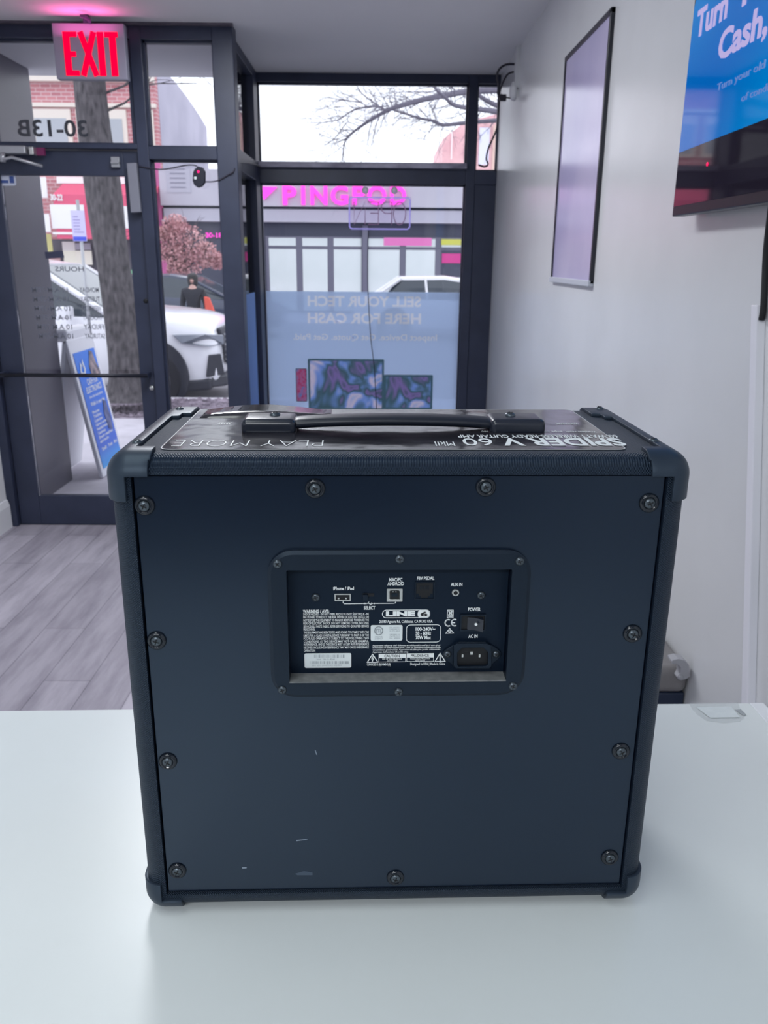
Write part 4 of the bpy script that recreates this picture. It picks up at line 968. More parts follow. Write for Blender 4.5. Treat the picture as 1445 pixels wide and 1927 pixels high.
for hx, hy_, hz_, sg in ((-.24, -.06, .85, -1), (.28, -.10, .86, 1)):
    base = 17 if sg < 0 else 20; pi_ = len(Vv); Vv.append((hx, hy_-.01, hz_-.07)); Rr.append(.026); Ee.append((base, pi_))
    for k in range(4):
        a_ = len(Vv); fx = hx; Vv.append((fx, hy_-.04+.022*k, hz_-.11)); Vv.append((fx-sg*.012, hy_-.04+.022*k, hz_-.145-.01*(k in (1, 2)))); Rr.extend([.0095, .008]); Ee.extend([(pi_, a_), (a_, a_+1)])
    a_ = len(Vv); Vv.append((hx, hy_-.055, hz_-.075)); Rr.append(.010); Vv.append((hx-sg*.01, hy_-.075, hz_-.105)); Rr.append(.008); Ee.extend([(pi_, a_), (a_, a_+1)])
skinmesh('body', Vv, Ee, Rr, m_skin)
skinmesh('coat', [(0, 0, .80), (0, 0, 1.1), (0, 0, 1.33), (-.19, 0, 1.32), (-.25, .05, 1.07), (-.245, -.05, .89), (.19, 0, 1.32), (.26, -.02, 1.07), (.28, -.09, .90), (0, 0, 1.42)], [(0, 1), (1, 2), (2, 3), (3, 4), (4, 5), (2, 6), (6, 7), (7, 8), (2, 9)], [.16, .15, .15, .08, .06, .05, .08, .06, .05, .10], m_cloth)
skinmesh('trousers', [(0, 0, .86), (-.09, 0, .82), (-.10, -.08, .48), (-.10, -.02, .13), (.09, 0, .82), (.11, .10, .48), (.11, .21, .16)], [(0, 1), (1, 2), (2, 3), (0, 4), (4, 5), (5, 6)], [.13, .10, .075, .06, .10, .075, .06], m_cloth)
skinmesh('hair', [(0, .05, 1.38), (0, .035, 1.52), (0, .02, 1.62), (0, 0, 1.70)], [(0, 1), (1, 2), (2, 3)], [.10, .125, .125, .10], m_hair)
T_ = lambda p: V((px_, gy_, -.25))+V(p)*HS
b = B(); lathe(b, T_((0, -.085, 1.545)), (0, -1, -.3), [(.014, 0), (.010, .015), (0, .022)], 8); 
obj('nose', b, m_skin, pr, smooth=True)
b = B()
for sx in (-1, 1): lathe(b, T_((sx*.03, -.090, 1.575)), (0, -1, 0), [(.010, 0), (.006, .006), (0, .007)], 8)
obj('eyes', b, m_hair, pr); b = B(); prism(b, [T_(p) for p in ((-.025, -.092, 1.512), (.025, -.092, 1.512), (.018, -.092, 1.502), (-.018, -.092, 1.502))], (0, -.006, 0)); obj('mouth', b, mat('lips', lin(150, 80, 80), .5), pr)
b = B()
for sx in (-1, 1): lathe(b, T_((sx*.078, -.01, 1.56)), (sx, 0, 0), [(.024, 0), (.018, .012), (0, .014)], 10)
obj('ears', b, m_skin, pr)
bg_ = thing('orange_bag', 'orange red shopping bag carried by the person in dark clothes', 'bag', T_((.34, -.08, .95)))
b = B(); q = [T_(p) for p in ((.26, -.20, 1.22), (.37, -.20, 1.20), (.48, -.20, .88), (.28, -.20, .90))]; prism(b, q, (0, .1, 0)); obj('bag_body', b, mat('orange_fabric', lin(225, 90, 75), .7), bg_, bevel=.02)
b = B(); tube(b, smoothpath([T_((.27, -.15, 1.21)), T_((.25, -.08, 1.36)), T_((.35, -.15, 1.20))]), .008, 6); obj('bag_handle', b, m_hair, bg_)

# ================================================================== THE AMP
AX, AY = .0197, .6265
W_, D_, H_, E_ = .4626, .222, .4371, .0191
amp = thing('guitar_amplifier', 'large black guitar amplifier seen from the back, standing on the white counter', 'guitar amplifier', (AX, AY, .92), TH)
AMi = WM[amp.name].inverted()
def am(u, v, ly):
    """photo point on the amp's own plane at depth ly"""
    o = AMi @ C0; d = AMi.to_3x3() @ ray(u, v); return o+d*((ly-o.y)/d.y)
def amz(u, v, lz):
    o = AMi @ C0; d = AMi.to_3x3() @ ray(u, v); return o+d*((lz-o.z)/d.z)
ZB = .004
FY = -.003                  # front of the cabinet lip; panel face at 0
hw = W_/2-E_; zt_p, zb_p = .4223, .0223
RR = .017
def cabkeep(x, y, z, side):
    return not (side == (1, -1) and abs(x) < hw and zb_p < z < zt_p)
b = B(); rounded_box(b, (-W_/2, FY, ZB), (W_/2, FY+D_, H_), RR, [(-hw, hw), (.1,), (zb_p, zt_p)], cabkeep, rs=6)
es = [e for e in b.edges if len(e.link_faces) == 1]
r = bmesh.ops.extrude_edge_only(b, edges=es)
for v in r['geom']:
    if isinstance(v, bmesh.types.BMVert): v.co.y += .01
bmesh.ops.recalc_face_normals(b, faces=b.faces)
o = obj('cabinet_shell', b, m_tolex, amp, local=True); autosmooth(o, 40)
b = B(); g = .0012; box(b, (-hw+g, 0, zb_p+g), (hw-g, .012, zt_p-g)); obj('back_panel', b, m_panel, amp, local=True, bevel=.0008)
# corner protectors
def protector(sx, top, front=None):
    xo = W_/2; cx = []; 
    def keep(x, y, z, side):
        dx = xo-sx*x; dy = y-FY; db = FY+D_-y
        if front is not None and (dy < D_/2) != front: return False
        dz = (H_-z) if top else (z-ZB)
        t = .0036
        if side[0] == 1:     # front or back face
            if top: return (dx < .033 and dz < .0155) or (dx < .0150 and dz < .036)
            return (dx < .033 and dz < .0125) or (dx < .0150 and dz < .031)
        if side[0] == 2:     # top or bottom face
            if (side[1] > 0) != top: return False
            if top: return (dx < .0345 and (dy < .024 or db < .05)) or (dx < .019) or (dx < .026 and db < .065)
            return (dx < .033 and (dy < .033 or db < .033))
        if (side[1] > 0) != (sx > 0): return False
        if top: return (dz < .036 and (dy < .036 or db < .036)) or dz < .019
        return dz < .031 and (dy < .033 or db < .033)
    cx = [sx*(xo-q) for q in (.033, .0345, .019, .0150, .026)]
    cy = [FY+q for q in (.024, .033, .036)]+[FY+D_-q for q in (.05, .065, .033, .036)]
    cz = [H_-q for q in (.0155, .036, .019)] if top else [ZB+q for q in (.0125, .031)]
    bb = B(); rounded_box(bb, (-W_/2, FY, ZB), (W_/2, FY+D_, H_), RR, [cx, cy, cz], keep, rs=6, infl=.0032)
    o = obj('corner_protector', bb, m_protect, amp, local=True)
    s = o.modifiers.new('thickness', 'SOLIDIFY'); s.thickness = .0034; s.offset = -1
    bv = o.modifiers.new('bevel', 'BEVEL'); bv.width = .0011; bv.segments = 2; bv.limit_method = 'ANGLE'; bv.angle_limit = math.radians(50)
    autosmooth(o, 50); return o
prot = {}
for sx in (-1, 1):
    prot[(sx, True)] = protector(sx, True); protector(sx, False, True); protector(sx, False, False)
# screws
SCREW = {}
def screw_bm(r, washer, dirv, c, ang):
    bb = B(); x, y, d = frame_basis(dirv)
    lathe(bb, c, dirv, [(r, 0), (r, r*.18), (r*.82, r*.42), (r*.45, r*.56), (0, r*.6)], 20, 0)
    for k in (0, 1):
        a = ang+k*math.pi/2; u = x*math.cos(a)+y*math.sin(a); w = d.cross(u); c2 = V(c)+d*(r*.52)
        prism(bb, [c2+u*r*.55+w*r*.10, c2-u*r*.55+w*r*.10, c2-u*r*.55-w*r*.10, c2+u*r*.55-w*r*.10], d*r*.11, 1)
    return bb
def add_screw(parent, c, dirv, r, washer=0, ang=None):
    ang = R.uniform(0, 1.5) if ang is None else ang
    c = V(c)
    if washer:
        s = obj('screw', screw_bm(r, 0, dirv, c+V(dirv)*.0012, ang), [m_screw, m_black], parent, local=True); autosmooth(s, 50)
        wb = B(); lathe(wb, WM[s.name].inverted() @ (WM[parent.name] @ c), dirv, [(r*.98, .0012), (r*1.15, .0026), (r*1.4, .0028), (r*1.75, .0012), (r*1.8, 0)], 28)
        w_ = obj('cup_washer', wb, m_blackgloss, s, local=True, smooth=True)
    else:
        s = obj('screw', screw_bm(r, 0, dirv, c, ang), [m_screw, m_black], parent, local=True); autosmooth(s, 50)
    return s
FN = (0, -1, 0)
for u, v in ((272, 951), (593, 919), (914, 916), (1221, 946), (295, 1205), (316, 1432), (334, 1638), (744, 1651), (1147, 1613), (1168, 1413), (1190, 1192)):
    add_screw(amp, am(u, v, 0), FN, .0046, 1)
# protector screws on top
TZ = H_+.0032
for (u, v, sx) in ((258, 832, -1), (338, 770, -1), (1230, 829, 1), (1128, 769, 1)):
    c = amz(u, v, TZ); p = prot[(sx, True)]
    W2 = WM[p.name].inverted() @ WM[amp.name]
    add_screw(p, W2 @ V((c.x, c.y, TZ-.0004)), (0, 0, 1), .0042)
# socket frame
def quad(pts, ly): return [am(u, v, ly) for u, v in pts]
BF = -.0045
q = quad(((500, 1040), (1000, 1034), (988, 1308), (512, 1316)), BF)
bx0, bx1 = (q[0].x+q[3].x)/2, (q[1].x+q[2].x)/2; bz1, bz0 = (q[0].z+q[1].z)/2, (q[2].z+q[3].z)/2
q = quad(((538, 1075), (963, 1070), (953, 1278), (545, 1287)), BF)
ix0, ix1 = (q[0].x+q[3].x)/2, (q[1].x+q[2].x)/2; iz1, iz0 = (q[0].z+q[1].z)/2, (q[2].z+q[3].z)/2
sg = 6; Ro = .021
outer = rrect(bx0, bz0, bx1, bz1, Ro, sg); outer2 = rrect(bx0+.003, bz0+.003, bx1-.003, bz1-.003, Ro-.003, sg); inner = rrect(ix0, iz0, ix1, iz1, .0012, sg)
PLY = .0105
b = B(); rows = []
for pts, y in ((outer, 0), (outer, BF+.002), (outer2, BF), (inner, BF), (inner, PLY)): rows.append([b.verts.new((x, y, z)) for x, z in pts])
for a, c in zip(rows, rows[1:]):
    for i in range(len(a)): b.faces.new((a[i], a[(i+1) % len(a)], c[(i+1) % len(a)], c[i]))
bmesh.ops.recalc_face_normals(b, faces=b.faces)
bez = obj('socket_frame', b, m_bezel, amp, local=True); autosmooth(bez, 30)
W2 = WM[bez.name].inverted() @ WM[amp.name]
b = B(); box(b, (ix0, BF-.0003, iz0-.0004), (ix1, PLY, iz0+.0006)); bmesh.ops.transform(b, matrix=W2, verts=b.verts); obj('lower_ledge', b, m_ledge, bez, local=True, label='ledge in pale grey painted as caught light')
for u, v in ((522, 1061), (752, 1052), (978, 1056), (531, 1298), (750, 1302), (965, 1291)): add_screw(bez, W2 @ am(u, v, BF), FN, .0037)
# the plate: cut a hole in the panel is not needed, it sits in front of a dark well
b = B(); box(b, (ix0, PLY, iz0), (ix1, PLY+.002, iz1)); plate = obj('socket_plate', b, m_plate, amp, local=True)
# open the panel behind the frame
bp = [c for c in amp.children if c.name.startswith('back_panel')][0]
b = B(); g = .0012; X0, X1, Z0, Z1 = -hw+g, hw-g, zb_p+g, zt_p-g
ring(b, [(X0, 0, Z0), (X1, 0, Z0), (X1, 0, Z1), (X0, 0, Z1)], [(ix0, 0, iz0), (ix1, 0, iz0), (ix1, 0, iz1), (ix0, 0, iz1)], (0, .0104, 0))
bmesh.ops.translate(b, vec=-V(bp.location), verts=b.verts); b.to_mesh(bp.data); b.free()
PW = WM[plate.name].inverted() @ WM[amp.name]
def pobj(name, bm, mats, **kw):
    bmesh.ops.transform(bm, matrix=PW, verts=bm.verts); return obj(name, bm, mats, plate, local=True, **kw)
TY = PLY-.0002
def pt_(b, s, u0, u1, v, cap, bold=0, mi=0, dy=0, res=3):
    a = am(u0, v, TY-dy); e = am(u1, v, TY-dy); c = am(u0, v-cap, TY-dy)
    text(b, s, V((a.x, TY-dy, a.z)), (1, 0, 0), (0, 0, 1), e.x-a.x, c.z-a.z, bold, mi, res=res)
def prect(b, u0, v0, u1, v1, dy=0, mi=0, t=.0002):
    a = am(u0, v0, TY-dy); c = am(u1, v1, TY-dy); box(b, (a.x, TY-dy-t, c.z), (c.x, TY-dy, a.z), mi)
def prr(b, u0, v0, u1, v1, r, lw, dy=0, mi=0):
    a = am(u0, v0, TY-dy); c = am(u1, v1, TY-dy)
    ring(b, [(x, TY-dy, z) for x, z in rrect(a.x, c.z, c.x, a.z, r, 4)], [(x, TY-dy, z) for x, z in rrect(a.x+lw, c.z+lw, c.x-lw, a.z-lw, max(r-lw, .0002), 4)], (0, -.0001, 0), mi)
for a in (('iPhone / iPod', 627, 666, 1110.5, 6, .03), ('MAC/PC', 732, 757, 1094, 6.2, .03), ('ANDROID', 729, 760, 1101.5, 6.2, .03), ('SELECT', 684.5, 706, 1147, 6, .03), ('FBV PEDAL', 784.5, 817, 1091, 6, .03), ('AUX IN', 848, 870, 1103, 6, .03), ('POWER', 880.5, 904, 1149.8, 6, .03), ('AC IN', 881, 898.5, 1200.3, 6, .03)):
    b = B(); pt_(b, *a); pobj('socket_lettering', b, m_print, label='white printed socket name')
b = B()
def pline(pts, w=.0006):
    for p0, p1 in zip(pts, pts[1:]):
        a = am(*p0, TY); c = am(*p1, TY); d = (c-a).normalized(); n = V((d.z, 0, -d.x))*w/2; prism(b, [a+n-d*w/2, c+n+d*w/2, c-n+d*w/2, a-n-d*w/2], (0, -.0001, 0))
pline([(645.5, 1130), (645.5, 1134), (648, 1136.3), (685.5, 1135.8)]); pline([(744.5, 1132), (744, 1134.5), (741, 1135.3), (704, 1135.6)])
pline([(688.5, 1135.7), (701, 1135.7)], .0005); pline([(691, 1135.7), (694, 1133)], .0005); pline([(694, 1135.7), (698, 1138)], .0005)
prism(b, [am(*p, TY) for p in ((698.5, 1133.8), (702.5, 1135.6), (698.5, 1137.6))], (0, -.0001, 0))
for u in (685.7, 704, 688.5): lathe(b, am(u, 1135.7, TY), FN, [(0, .0001), (.0007, .0001), (.0007, 0)], 10)
pobj('connection_symbol', b, m_print)
b = B(); pt_(b, 'WARNING / AVIS:', 570, 619.5, 1153.3, 5.6, .03)
para = ['SHOCK HAZARD - DO NOT OPEN. RISQUE DE CHOC ÉLECTRIQUE - NE', 'PAS OUVRIR. TO REDUCE THE RISK OF FIRE OR ELECTRIC SHOCK DO', 'NOT EXPOSE THIS EQUIPMENT TO RAIN OR MOISTURE. TO REDUCE THE', 'RISK OF ELECTRIC SHOCK DO NOT REMOVE COVER. NO USER', 'SERVICEABLE PARTS INSIDE. REFER SERVICING TO QUALIFIED SERVICE', 'PERSONNEL',
        'THIS EQUIPMENT HAS BEEN TESTED AND FOUND TO COMPLY WITH THE', 'LIMITS FOR A CLASS B DIGITAL DEVICE PURSUANT TO PART 15 OF THE', 'FCC RULES. OPERATION IS SUBJECT TO THE FOLLOWING TWO', 'CONDITIONS: (1) THIS DEVICE MAY NOT CAUSE HARMFUL', 'INTERFERENCE, AND (2) THIS DEVICE MUST ACCEPT ANY INTERFERENCE', 'RECEIVED, INCLUDING INTERFERENCE THAT MAY CAUSE UNDESIRABLE', 'OPERATION']
for k, s in enumerate(para):
    v = 1158.3+5.69*k; pt_(b, s, 570.5+.12*k, (694 if len(s) > 12 else 593)+.0*k, v, 4.2, .012, res=2)
pobj('warning_text', b, m_print)
b = B()
pt_(b, '26580 Agoura Rd, Calabasas, CA 91302 USA', 713.5, 814, 1172.2, 5, .02, res=2)
for k, s in enumerate(['Apparatets stikprop skal tilsluttes en stikkontakt med jord som giver', 'forbindelse til stikproppens jord. Laite on liitettävä suojakoskettimilla', 'varustettuun pistorasiaan. Apparatet må tilkoples jordet stikkontakt.', 'Apparaten skall anslutas till jordat uttag']): pt_(b, s, 701, 829 if k < 3 else 768, 1216.2+4.1*k, 3.0, .012, res=2)
pt_(b, 'CAN ICES-3 (B)/NMB-3(B)', 690.5, 735, 1252.7, 4.4, .02, res=2); pt_(b, 'Designed in USA | Made in China', 772, 837.5, 1251.8, 4.6, .02, res=2)
pobj('address_text', b, m_print)
b = B(); prr(b, 719, 1147.5, 809, 1162.8, .0035, .0006); pt_(b, 'LINE', 726, 781, 1159.3, 8.2, .06)
a = am(786, 1147.5, TY); c = am(809, 1162.8, TY)
prism(b, [(x, TY, z) for x, z in [(a.x-.0012, c.z)]+[p for p in rrect(a.x-.004, c.z, c.x, a.z, .0035, 4) if p[0] > (a.x+c.x)/2][6:]+[p for p in rrect(a.x-.004, c.z, c.x, a.z, .0035, 4) if p[0] > (a.x+c.x)/2][:5]+[(a.x+.0012, a.z)]] if False else [(x, TY, z) for x, z in rrect(a.x, c.z, c.x, a.z, .003, 4)], (0, -.0001, 0))
pt_(b, '6', 791, 804.5, 1159.5, 8, .03, mi=1, dy=.0003)
pobj('brand_logo', b, [m_print, m_black])
b = B(); prr(b, 764.5, 1175.5, 829, 1208.5, .0035, .0005); pt_(b, '100-240V~', 782, 819, 1186.8, 6.3, .03); pt_(b, '50 - 60Hz', 782, 811, 1195, 6.3, .03); pt_(b, '70W Max', 782, 811, 1203, 6.3, .03)
pobj('power_rating_box', b, m_print)
# certification marks
b = B(); prr(b, 841.5, 1147.5, 853, 1163, .0003, .0005); prect(b, 843.5, 1158.3, 851.5, 1160.8)
for p0, p1 in (((844, 1150), (851, 1157)), ((851, 1150), (844, 1157))): pline([p0, p1], .0008)
pline([(844.5, 1149.6), (850.5, 1149.6)], .0005); pline([(845, 1151), (846, 1157), (849.5, 1157), (850.5, 1151)], .0005)
def arc(cu, cv, ru, a0, a1, n=10): return [(cu+ru*math.cos(math.radians(a0+(a1-a0)*i/n)), cv-ru*math.sin(math.radians(a0+(a1-a0)*i/n))) for i in range(n+1)]
pline(arc(843.5, 1172, 6, 70, 290), .0011); pline(arc(855.5, 1171.6, 6, 70, 290), .0011); pline([(850, 1171.8), (855, 1171.8)], .001)
pline([(846, 1182.5), (838.5, 1191.8), (853.5, 1191.3), (846, 1182.5)], .0006); pline(arc(846, 1188.3, 2.4, 0, 360, 12), .0004); pline([(844.8, 1188), (846, 1189.3), (848.2, 1186.6)], .0005)
pobj('certification_marks', b, m_print)
b = B()
for (u0, u1, tip) in ((691, 711, 701), (818.5, 837.5, 828)):
    dv = 0 if u0 < 700 else -1.6; pline([(tip, 1231+dv), (u0, 1246.4+dv), (u1, 1246.1+dv), (tip, 1231+dv)], .0008)
pline([(702, 1235.5), (699.6, 1239.8), (702.6, 1239.6), (700.6, 1244)], .0008); pline([(828, 1233.5), (828, 1240)], .0010); pline([(828, 1242), (828, 1242.8)], .0010)
for (u0, u1, s1, s2, s3, w0, w1) in ((712.5, 763.5, 'CAUTION', 'RISK OF ELECTRIC SHOCK', 'DO NOT OPEN', 723, 752), (765, 816, 'PRUDENCE', "RISQUE D'ELECTROCUTION", 'NE PAS OUVRIR', 773, 807)):
    v0 = 1230.3 if u0 < 740 else 1229.5
    prr(b, u0, v0, u1, v0+15.2, .0002, .0004); prect(b, u0, v0, u1, v0+7.6)
    pt_(b, s1, w0, w1, v0+6.6, 4.6, .01, 1, .0004); pt_(b, s2, u0+7, u1-7, v0+11.2, 2.6, .012, res=2); pt_(b, s3, u0+16, u1-16, v0+14.4, 2.6, .012, res=2)
pobj('caution_boxes', b, [m_print, m_plate])
# stickers
def sticker(name, u0, v0, u1, v1, lab_):
    bb = B(); a = am(u0, v0, TY); c = am(u1, v1, TY); prism(bb, [(x, TY, z) for x, z in rrect(a.x, c.z, c.x, a.z, .0014, 4)], (0, -.0003, 0)); s = pobj(name, bb, m_label, label=lab_); return s
s1 = sticker('serial_sticker', 572.5, 1229.5, 661, 1256, 'white barcode sticker')
SW = WM[s1.name].inverted() @ WM[amp.name]
b = B()
for (u0, u1, v0, v1) in ((591, 647, 1232, 1238), (583, 656, 1244, 1249.5)):
    u = u0
    while u < u1:
        w = R.choice((.4, .6, .9, 1.3)); prect(b, u, v0, u+w, v1, .0004, t=.00005); u += w+R.choice((.5, .8, 1.3, 2.0))
pt_(b, 'P/N    30-51-0342', 596, 630, 1242.3, 2.6, 0, dy=.0005, res=2); pt_(b, 'S/N:  (21) SV60TMK2 0024804', 587, 643, 1253.6, 2.6, 0, dy=.0005, res=2)
bmesh.ops.transform(b, matrix=SW, verts=b.verts); obj('barcode', b, m_labelgrey, s1, local=True)
s2 = sticker('safety_sticker', 697.5, 1176.3, 757, 1205.3, 'white rounded safety approval sticker')
SW = WM[s2.name].inverted() @ WM[amp.name]
b = B(); _ty = TY; TY = TY-.0005
pline(arc(712.5, 1187, 7.6, 0, 360, 20), .0007); pt_(b, 'ETL', 707, 718, 1190.2, 6.5, .02)
TY = _ty
pt_(b, 'Intertek', 706, 720, 1199.7, 3, 0, dy=.0005, res=2); pt_(b, '3188437', 705, 720, 1203.5, 2.8, 0, dy=.0005, res=2)
for k, s in enumerate(('ETL LISTED', 'CONFORMS TO', 'UL STD. 60065', '', 'CERTIFIED TO', 'CSA STD. C22.2', 'No. 60065')):
    if s: pt_(b, s, 733, 752, 1182+3.35*k, 2.2, 0, dy=.0005, res=2)
bmesh.ops.transform(b, matrix=SW, verts=b.verts); obj('approval_print', b, m_labelgrey, s2, local=True)
# sockets
def pb_(u0, v0, u1, v1, y0, y1): 
    a = am(u0, v0, TY); c = am(u1, v1, TY); return (a.x, y0, c.z), (c.x, y1, a.z)
def pring(b, u0, v0, u1, v1, r, lw, y0, dep, mi=0):
    a = am(u0, v0, TY); c = am(u1, v1, TY)
    ring(b, [(x, y0, z) for x, z in rrect(a.x, c.z, c.x, a.z, r, 3)], [(x, y0, z) for x, z in rrect(a.x+lw, c.z+lw, c.x-lw, a.z-lw, max(r-lw, .0001), 3)], (0, dep, 0), mi)
b = B(); pring(b, 629.5, 1116.8, 660, 1130, .0004, .0009, PLY-.0012, .0012); box(b, *pb_(631, 1118.2, 659, 1129, PLY-.0003, PLY), 1)
for u in (637, 651): box(b, *pb_(u-1.5, 1124.5, u+1.5, 1127, PLY-.0008, PLY-.0003), 0)
pobj('usb_port', b, [m_steel, m_black])
b = B(); box(b, *pb_(682.5, 1116.5, 704, 1122.5, PLY-.0003, PLY)); box(b, *pb_(683, 1117.5, 692, 1128, PLY-.003, PLY-.0003), 1); pobj('slide_switch', b, [m_black, m_bezel], bevel=.0002)
b = B(); pring(b, 728, 1107.3, 757, 1131.3, .0004, .0014, PLY-.0012, .0012); box(b, *pb_(730, 1109, 755, 1130, PLY-.0004, PLY))
P = ((733, 1127.5), (733, 1113), (736, 1109.6), (749, 1109.6), (752, 1113), (752, 1127.5)); prism(b, [am(*p, PLY-.0005) for p in P], (0, -.0001, 0), 1)
box(b, *pb_(737, 1116, 748, 1122, PLY-.0009, PLY-.0005), 2)
for u in (739.5, 745): box(b, *pb_(u-.8, 1112, u+.8, 1113.8, PLY-.001, PLY-.0005), 0)
pobj('square_usb_port', b, [m_steel, m_black, m_bezel])
b = B(); pring(b, 780.5, 1095, 817.5, 1127.5, .0003, .0008, PLY-.0010, .0010); box(b, *pb_(783.5, 1097.5, 814, 1117, PLY-.0004, PLY), 1); box(b, *pb_(788, 1117, 809, 1121, PLY-.0004, PLY), 1); box(b, *pb_(792, 1121, 805, 1124.5, PLY-.0004, PLY), 1)
for k in range(6): box(b, *pb_(790+k*3.3, 1102, 790.8+k*3.3, 1109, PLY-.0007, PLY-.0004), 0)
pobj('pedal_jack', b, [m_bezel, m_black])
b = B(); lathe(b, am(857, 1114.3, PLY), FN, [(.0032, 0), (.0032, .0014), (.0028, .0018), (.0018, .0018), (.0017, .0008)], 24, 0); lathe(b, am(857, 1114.3, PLY), FN, [(0, .0013), (.0018, .0013), (.0018, 0)], 20, 1)
autosmooth(pobj('aux_jack', b, [m_steel, m_black]), 40)
for u, v in ((594, 1124), (905.5, 1120)): add_screw(plate, PW @ am(u, v, PLY), FN, .0036)
# power switch
b = B(); pring(b, 866, 1155.5, 913, 1186.5, .0006, .0012, PLY-.0016, .0016); box(b, *pb_(868, 1158, 911, 1185, PLY-.0002, PLY), 1)
sw_ = pobj('power_switch', b, [m_bezel, m_black])
a = am(879.5, 1161.5, TY); c = am(907, 1184.5, TY); b = B(); ym = PLY-.0012
prism(b, [(a.x, PLY-.0003, a.z), (a.x, PLY-.0008, a.z), ((a.x+c.x)/2, PLY-.0022, a.z), (c.x, PLY-.0062, a.z), (c.x, PLY-.0003, a.z)], (0, 0, c.z-a.z))
SWm = WM[sw_.name].inverted() @ WM[amp.name]; bmesh.ops.transform(b, matrix=SWm, verts=b.verts); obj('rocker', b, m_capsat, sw_, local=True, bevel=.0004)
b = B(); p = am(895.5, 1174.5, PLY-.0050); lathe(b, p, (-.1, -1, 0), [(0, .0008), (.0012, .0008), (.0012, 0)], 12); bmesh.ops.transform(b, matrix=SWm, verts=b.verts); obj('switch_dot', b, m_print, sw_, local=True)
# mains inlet
b = B(); out_ = [(833, 1226), (838, 1221), (858, 1208), (864, 1206), (912, 1206), (918, 1208), (937, 1220), (942, 1226), (942, 1233), (937, 1239), (920, 1253), (913, 1257), (862, 1257.5), (856, 1254), (838, 1240), (833, 1233)]
prism(b, [am(u, v, PLY) for u, v in out_], (0, -.002, 0)); inl = pobj('mains_inlet', b, m_bezel, bevel=.0006)
IW = WM[inl.name].inverted() @ WM[amp.name]
def iob(name, b, mm, **kw): bmesh.ops.transform(b, matrix=IW, verts=b.verts); return obj(name, b, mm, inl, local=True, **kw)
so = [(853, 1212), (860, 1208.5), (916, 1208.5), (923, 1212), (924, 1250), (920, 1255), (857, 1255), (853, 1250)]
si = [(859.5, 1226), (868.5, 1216.5), (909, 1216), (917.5, 1225), (917, 1248), (914, 1250.5), (862.5, 1251.5), (860, 1249)]
b = B(); ring(b, [am(u, v, PLY-.003) for u, v in so], [am(u, v, PLY-.003) for u, v in si], (0, -.003, 0)); iob('socket_collar', b, m_bezel, bevel=.0004)
b = B(); prism(b, [am(u, v, PLY-.0022) for u, v in si], (0, -.0002, 0)); iob('socket_well', b, m_black)
for (u, v) in ((870, 1233), (887, 1228), (902, 1233)):
    b = B(); a = am(u, v, PLY-.004); box(b, (a.x-(.0007 if v > 1230 else .0011), PLY-.0052, a.z-.0014), (a.x+(.0007 if v > 1230 else .0011), PLY-.0024, a.z+.0014)); iob('contact_pin', b, m_steel)
for u, v in ((842, 1231), (933, 1231)): add_screw(inl, IW @ am(u, v, PLY-.002), FN, .0032)
# scuffs on the panel
b = B()
for pts in (((592, 1411), (594, 1412), (597, 1421), (595, 1420)), ((455, 1632), (464, 1631.5), (464, 1634), (456, 1634.5)), ((557, 1581), (580, 1578.5), (577, 1580), (558, 1583)), ((555, 1644), (572, 1639), (588, 1642), (588, 1647), (560, 1647))):
    prism(b, [am(u, v, -.0001) for u, v in pts], (0, -.0001, 0), 1 if pts[0][0] == 555 else 0)
obj('scuff_marks', b, [mat('scuff_pale', lin(140, 152, 168), .5), mat('scuff_dim', lin(62, 76, 94), .4)], amp, local=True)
# handle
hz = H_
La, Lb = amz(449, 789, hz), amz(560, 790, hz); Ra, Rb = amz(925, 789, hz), amz(1031, 788, hz)
hy = .105
def handle_cap(x0, x1, side):
    bb = B(); y0, y1, z0, z1 = hy-.019, hy+.019, hz, hz+.0125
    rounded_box(bb, (x0, y0, z0-.003), (x1, y1, z1), .0055, rs=4); o = obj('handle_cap', bb, m_capsat, amp, local=True); autosmooth(o, 60)
    W3 = WM[o.name].inverted() @ WM[amp.name]; add_screw(o, W3 @ V(((x0+x1)/2+(.004*side), hy+.003, z1-.0003)), (0, 0, 1), .005); return o
k1 = am(452, 789, hy-.019), am(556, 790, hy-.019); k2 = am(924, 789, hy-.019), am(1029, 788, hy-.019)
c1 = handle_cap(k1[0].x, k1[1].x, 1); c2 = handle_cap(k2[0].x, k2[1].x, -1)
b = B(); n = 24; rows = []
for i in range(n+1):
    t = i/n; x = k1[1].x-.006+(k2[0].x-k1[1].x+.012)*t; z = hz+.0055+.004*math.sin(math.pi*t)**.6*(1 if True else 0); wy = .0125+.0015*math.sin(math.pi*t); hzv = .0048
    rows.append([b.verts.new((x, hy-.001+wy*math.copysign(abs(math.cos(a))**.7, math.cos(a)), z+hzv*math.copysign(abs(math.sin(a))**.8, math.sin(a)))) for a in [2*math.pi*k/16 for k in range(16)]])
for a, c in zip(rows, rows[1:]):
    for i in range(16): b.faces.new((a[i], a[(i+1) % 16], c[(i+1) % 16], c[i]))
b.faces.new(rows[0]); b.faces.new(rows[-1][::-1]); bmesh.ops.recalc_face_normals(b, faces=b.faces)
obj('handle_strap', b, m_rubber, amp, local=True, smooth=True)
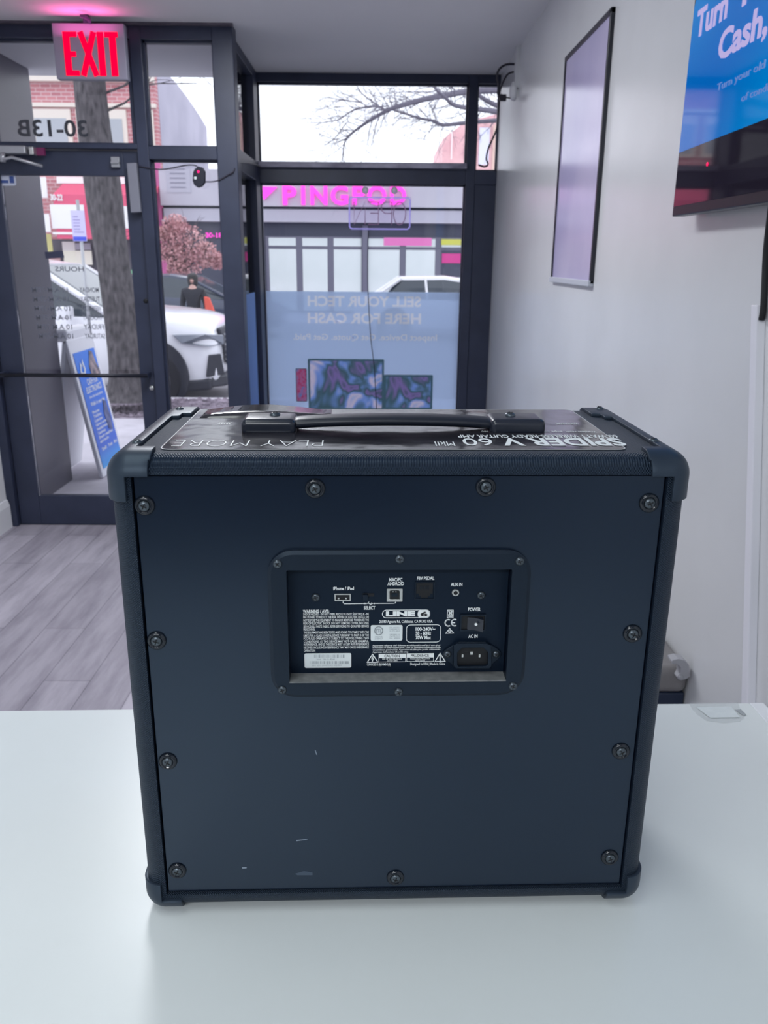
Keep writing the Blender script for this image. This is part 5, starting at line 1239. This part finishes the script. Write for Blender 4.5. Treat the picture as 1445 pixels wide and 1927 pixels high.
# sticker on top
stz = hz+.0003
SL, SRr = amz(298, 848, stz), amz(1178, 845, stz)
sx0, sx1, sy0 = SL.x, SRr.x, (SL.y+SRr.y)/2; sy1 = FY+D_-.014
b = B(); nx, ny = 24, 8; grid = []
lip = rrect(sx0, sy0, sx1, sy1, .008, 4)
prism(b, [(x, y, stz) for x, y in lip], (0, 0, .0004))
ts = obj('top_sticker', b, m_sticker, amp, local=True, label='glossy black sticker with white lettering')
TSW = WM[ts.name].inverted() @ WM[amp.name]
def tsob(name, b, mm, **kw): bmesh.ops.transform(b, matrix=TSW, verts=b.verts); return obj(name, b, mm, ts, local=True, **kw)
b = B(); ring(b, [(x, y, stz+.0002) for x, y in rrect(sx0-.0004, sy0-.0004, sx1+.0004, sy1+.0004, .008, 4)], [(x, y, stz+.0002) for x, y in rrect(sx0+.0003, sy0+.0003, sx1-.0003, sy1-.0003, .008, 4)], (0, 0, .0003)); tsob('sticker_edge', b, m_stickedge)
b = B(); zz = stz+.0007
def tst(s, uR, uL, vbase, vtop, bold):
    """upside-down from the camera: starts at the right, capitals point towards the viewer"""
    a = amz(uR, vbase, zz); e = amz(uL, vbase, zz); c = amz(uR, vtop, zz)
    text(b, s, V((a.x, a.y, zz)), (-1, 0, 0), (0, -1, 0), a.x-e.x, abs(a.y-c.y), bold)
def tsx(*a):
    global b
    for q_ in a: tst(*q_)
    tsob('sticker_lettering', b, m_print); b = B()
tsx(('SPIDER V', 1163, 939, 825, 838, .03), ('60', 922, 867, 825, 838, 0), ('MkII', 853, 817, 831, 839, 0))
tsx(('60-WATT WIRELESS-READY GUITAR AMP', 1158, 860, 818.5, 823.5, .02))
tsx(('PLAY MORE', 609, 332, 828, 839.5, -.028))
tsx(('SO MUCH MORE', 1085, 1045, 795.5, 798.5, .01)); tsx(('Wireless ready, amps, cabs and effects with the free app', 1120, 905, 811, 814, 0)); tsx(('ARTIST', 436, 412, 795, 798, .01)); b.free()
# lifted flap of the sticker behind the handle
b = B(); A1, A2 = amz(372, 769, hz), amz(625, 771, hz)
n = 14; r0 = []; r1 = []
for i in range(n+1):
    t = i/n; x = A1.x+.012+(A2.x-A1.x-.012)*t; hgt = .0062*math.sin(math.pi*min(1, t*1.05))**1.2*(1-.35*t)
    r0.append(b.verts.new((x, sy1-.002, stz+.0004+hgt))); r1.append(b.verts.new((x, sy1-.05, stz+.0006)))
for i in range(n): b.faces.new((r1[i], r1[i+1], r0[i+1], r0[i]))
for v in list(b.verts): pass
fl = tsob('lifted_edge', b, m_sticker, smooth=True); sm = fl.modifiers.new('thickness', 'SOLIDIFY'); sm.thickness = .0004
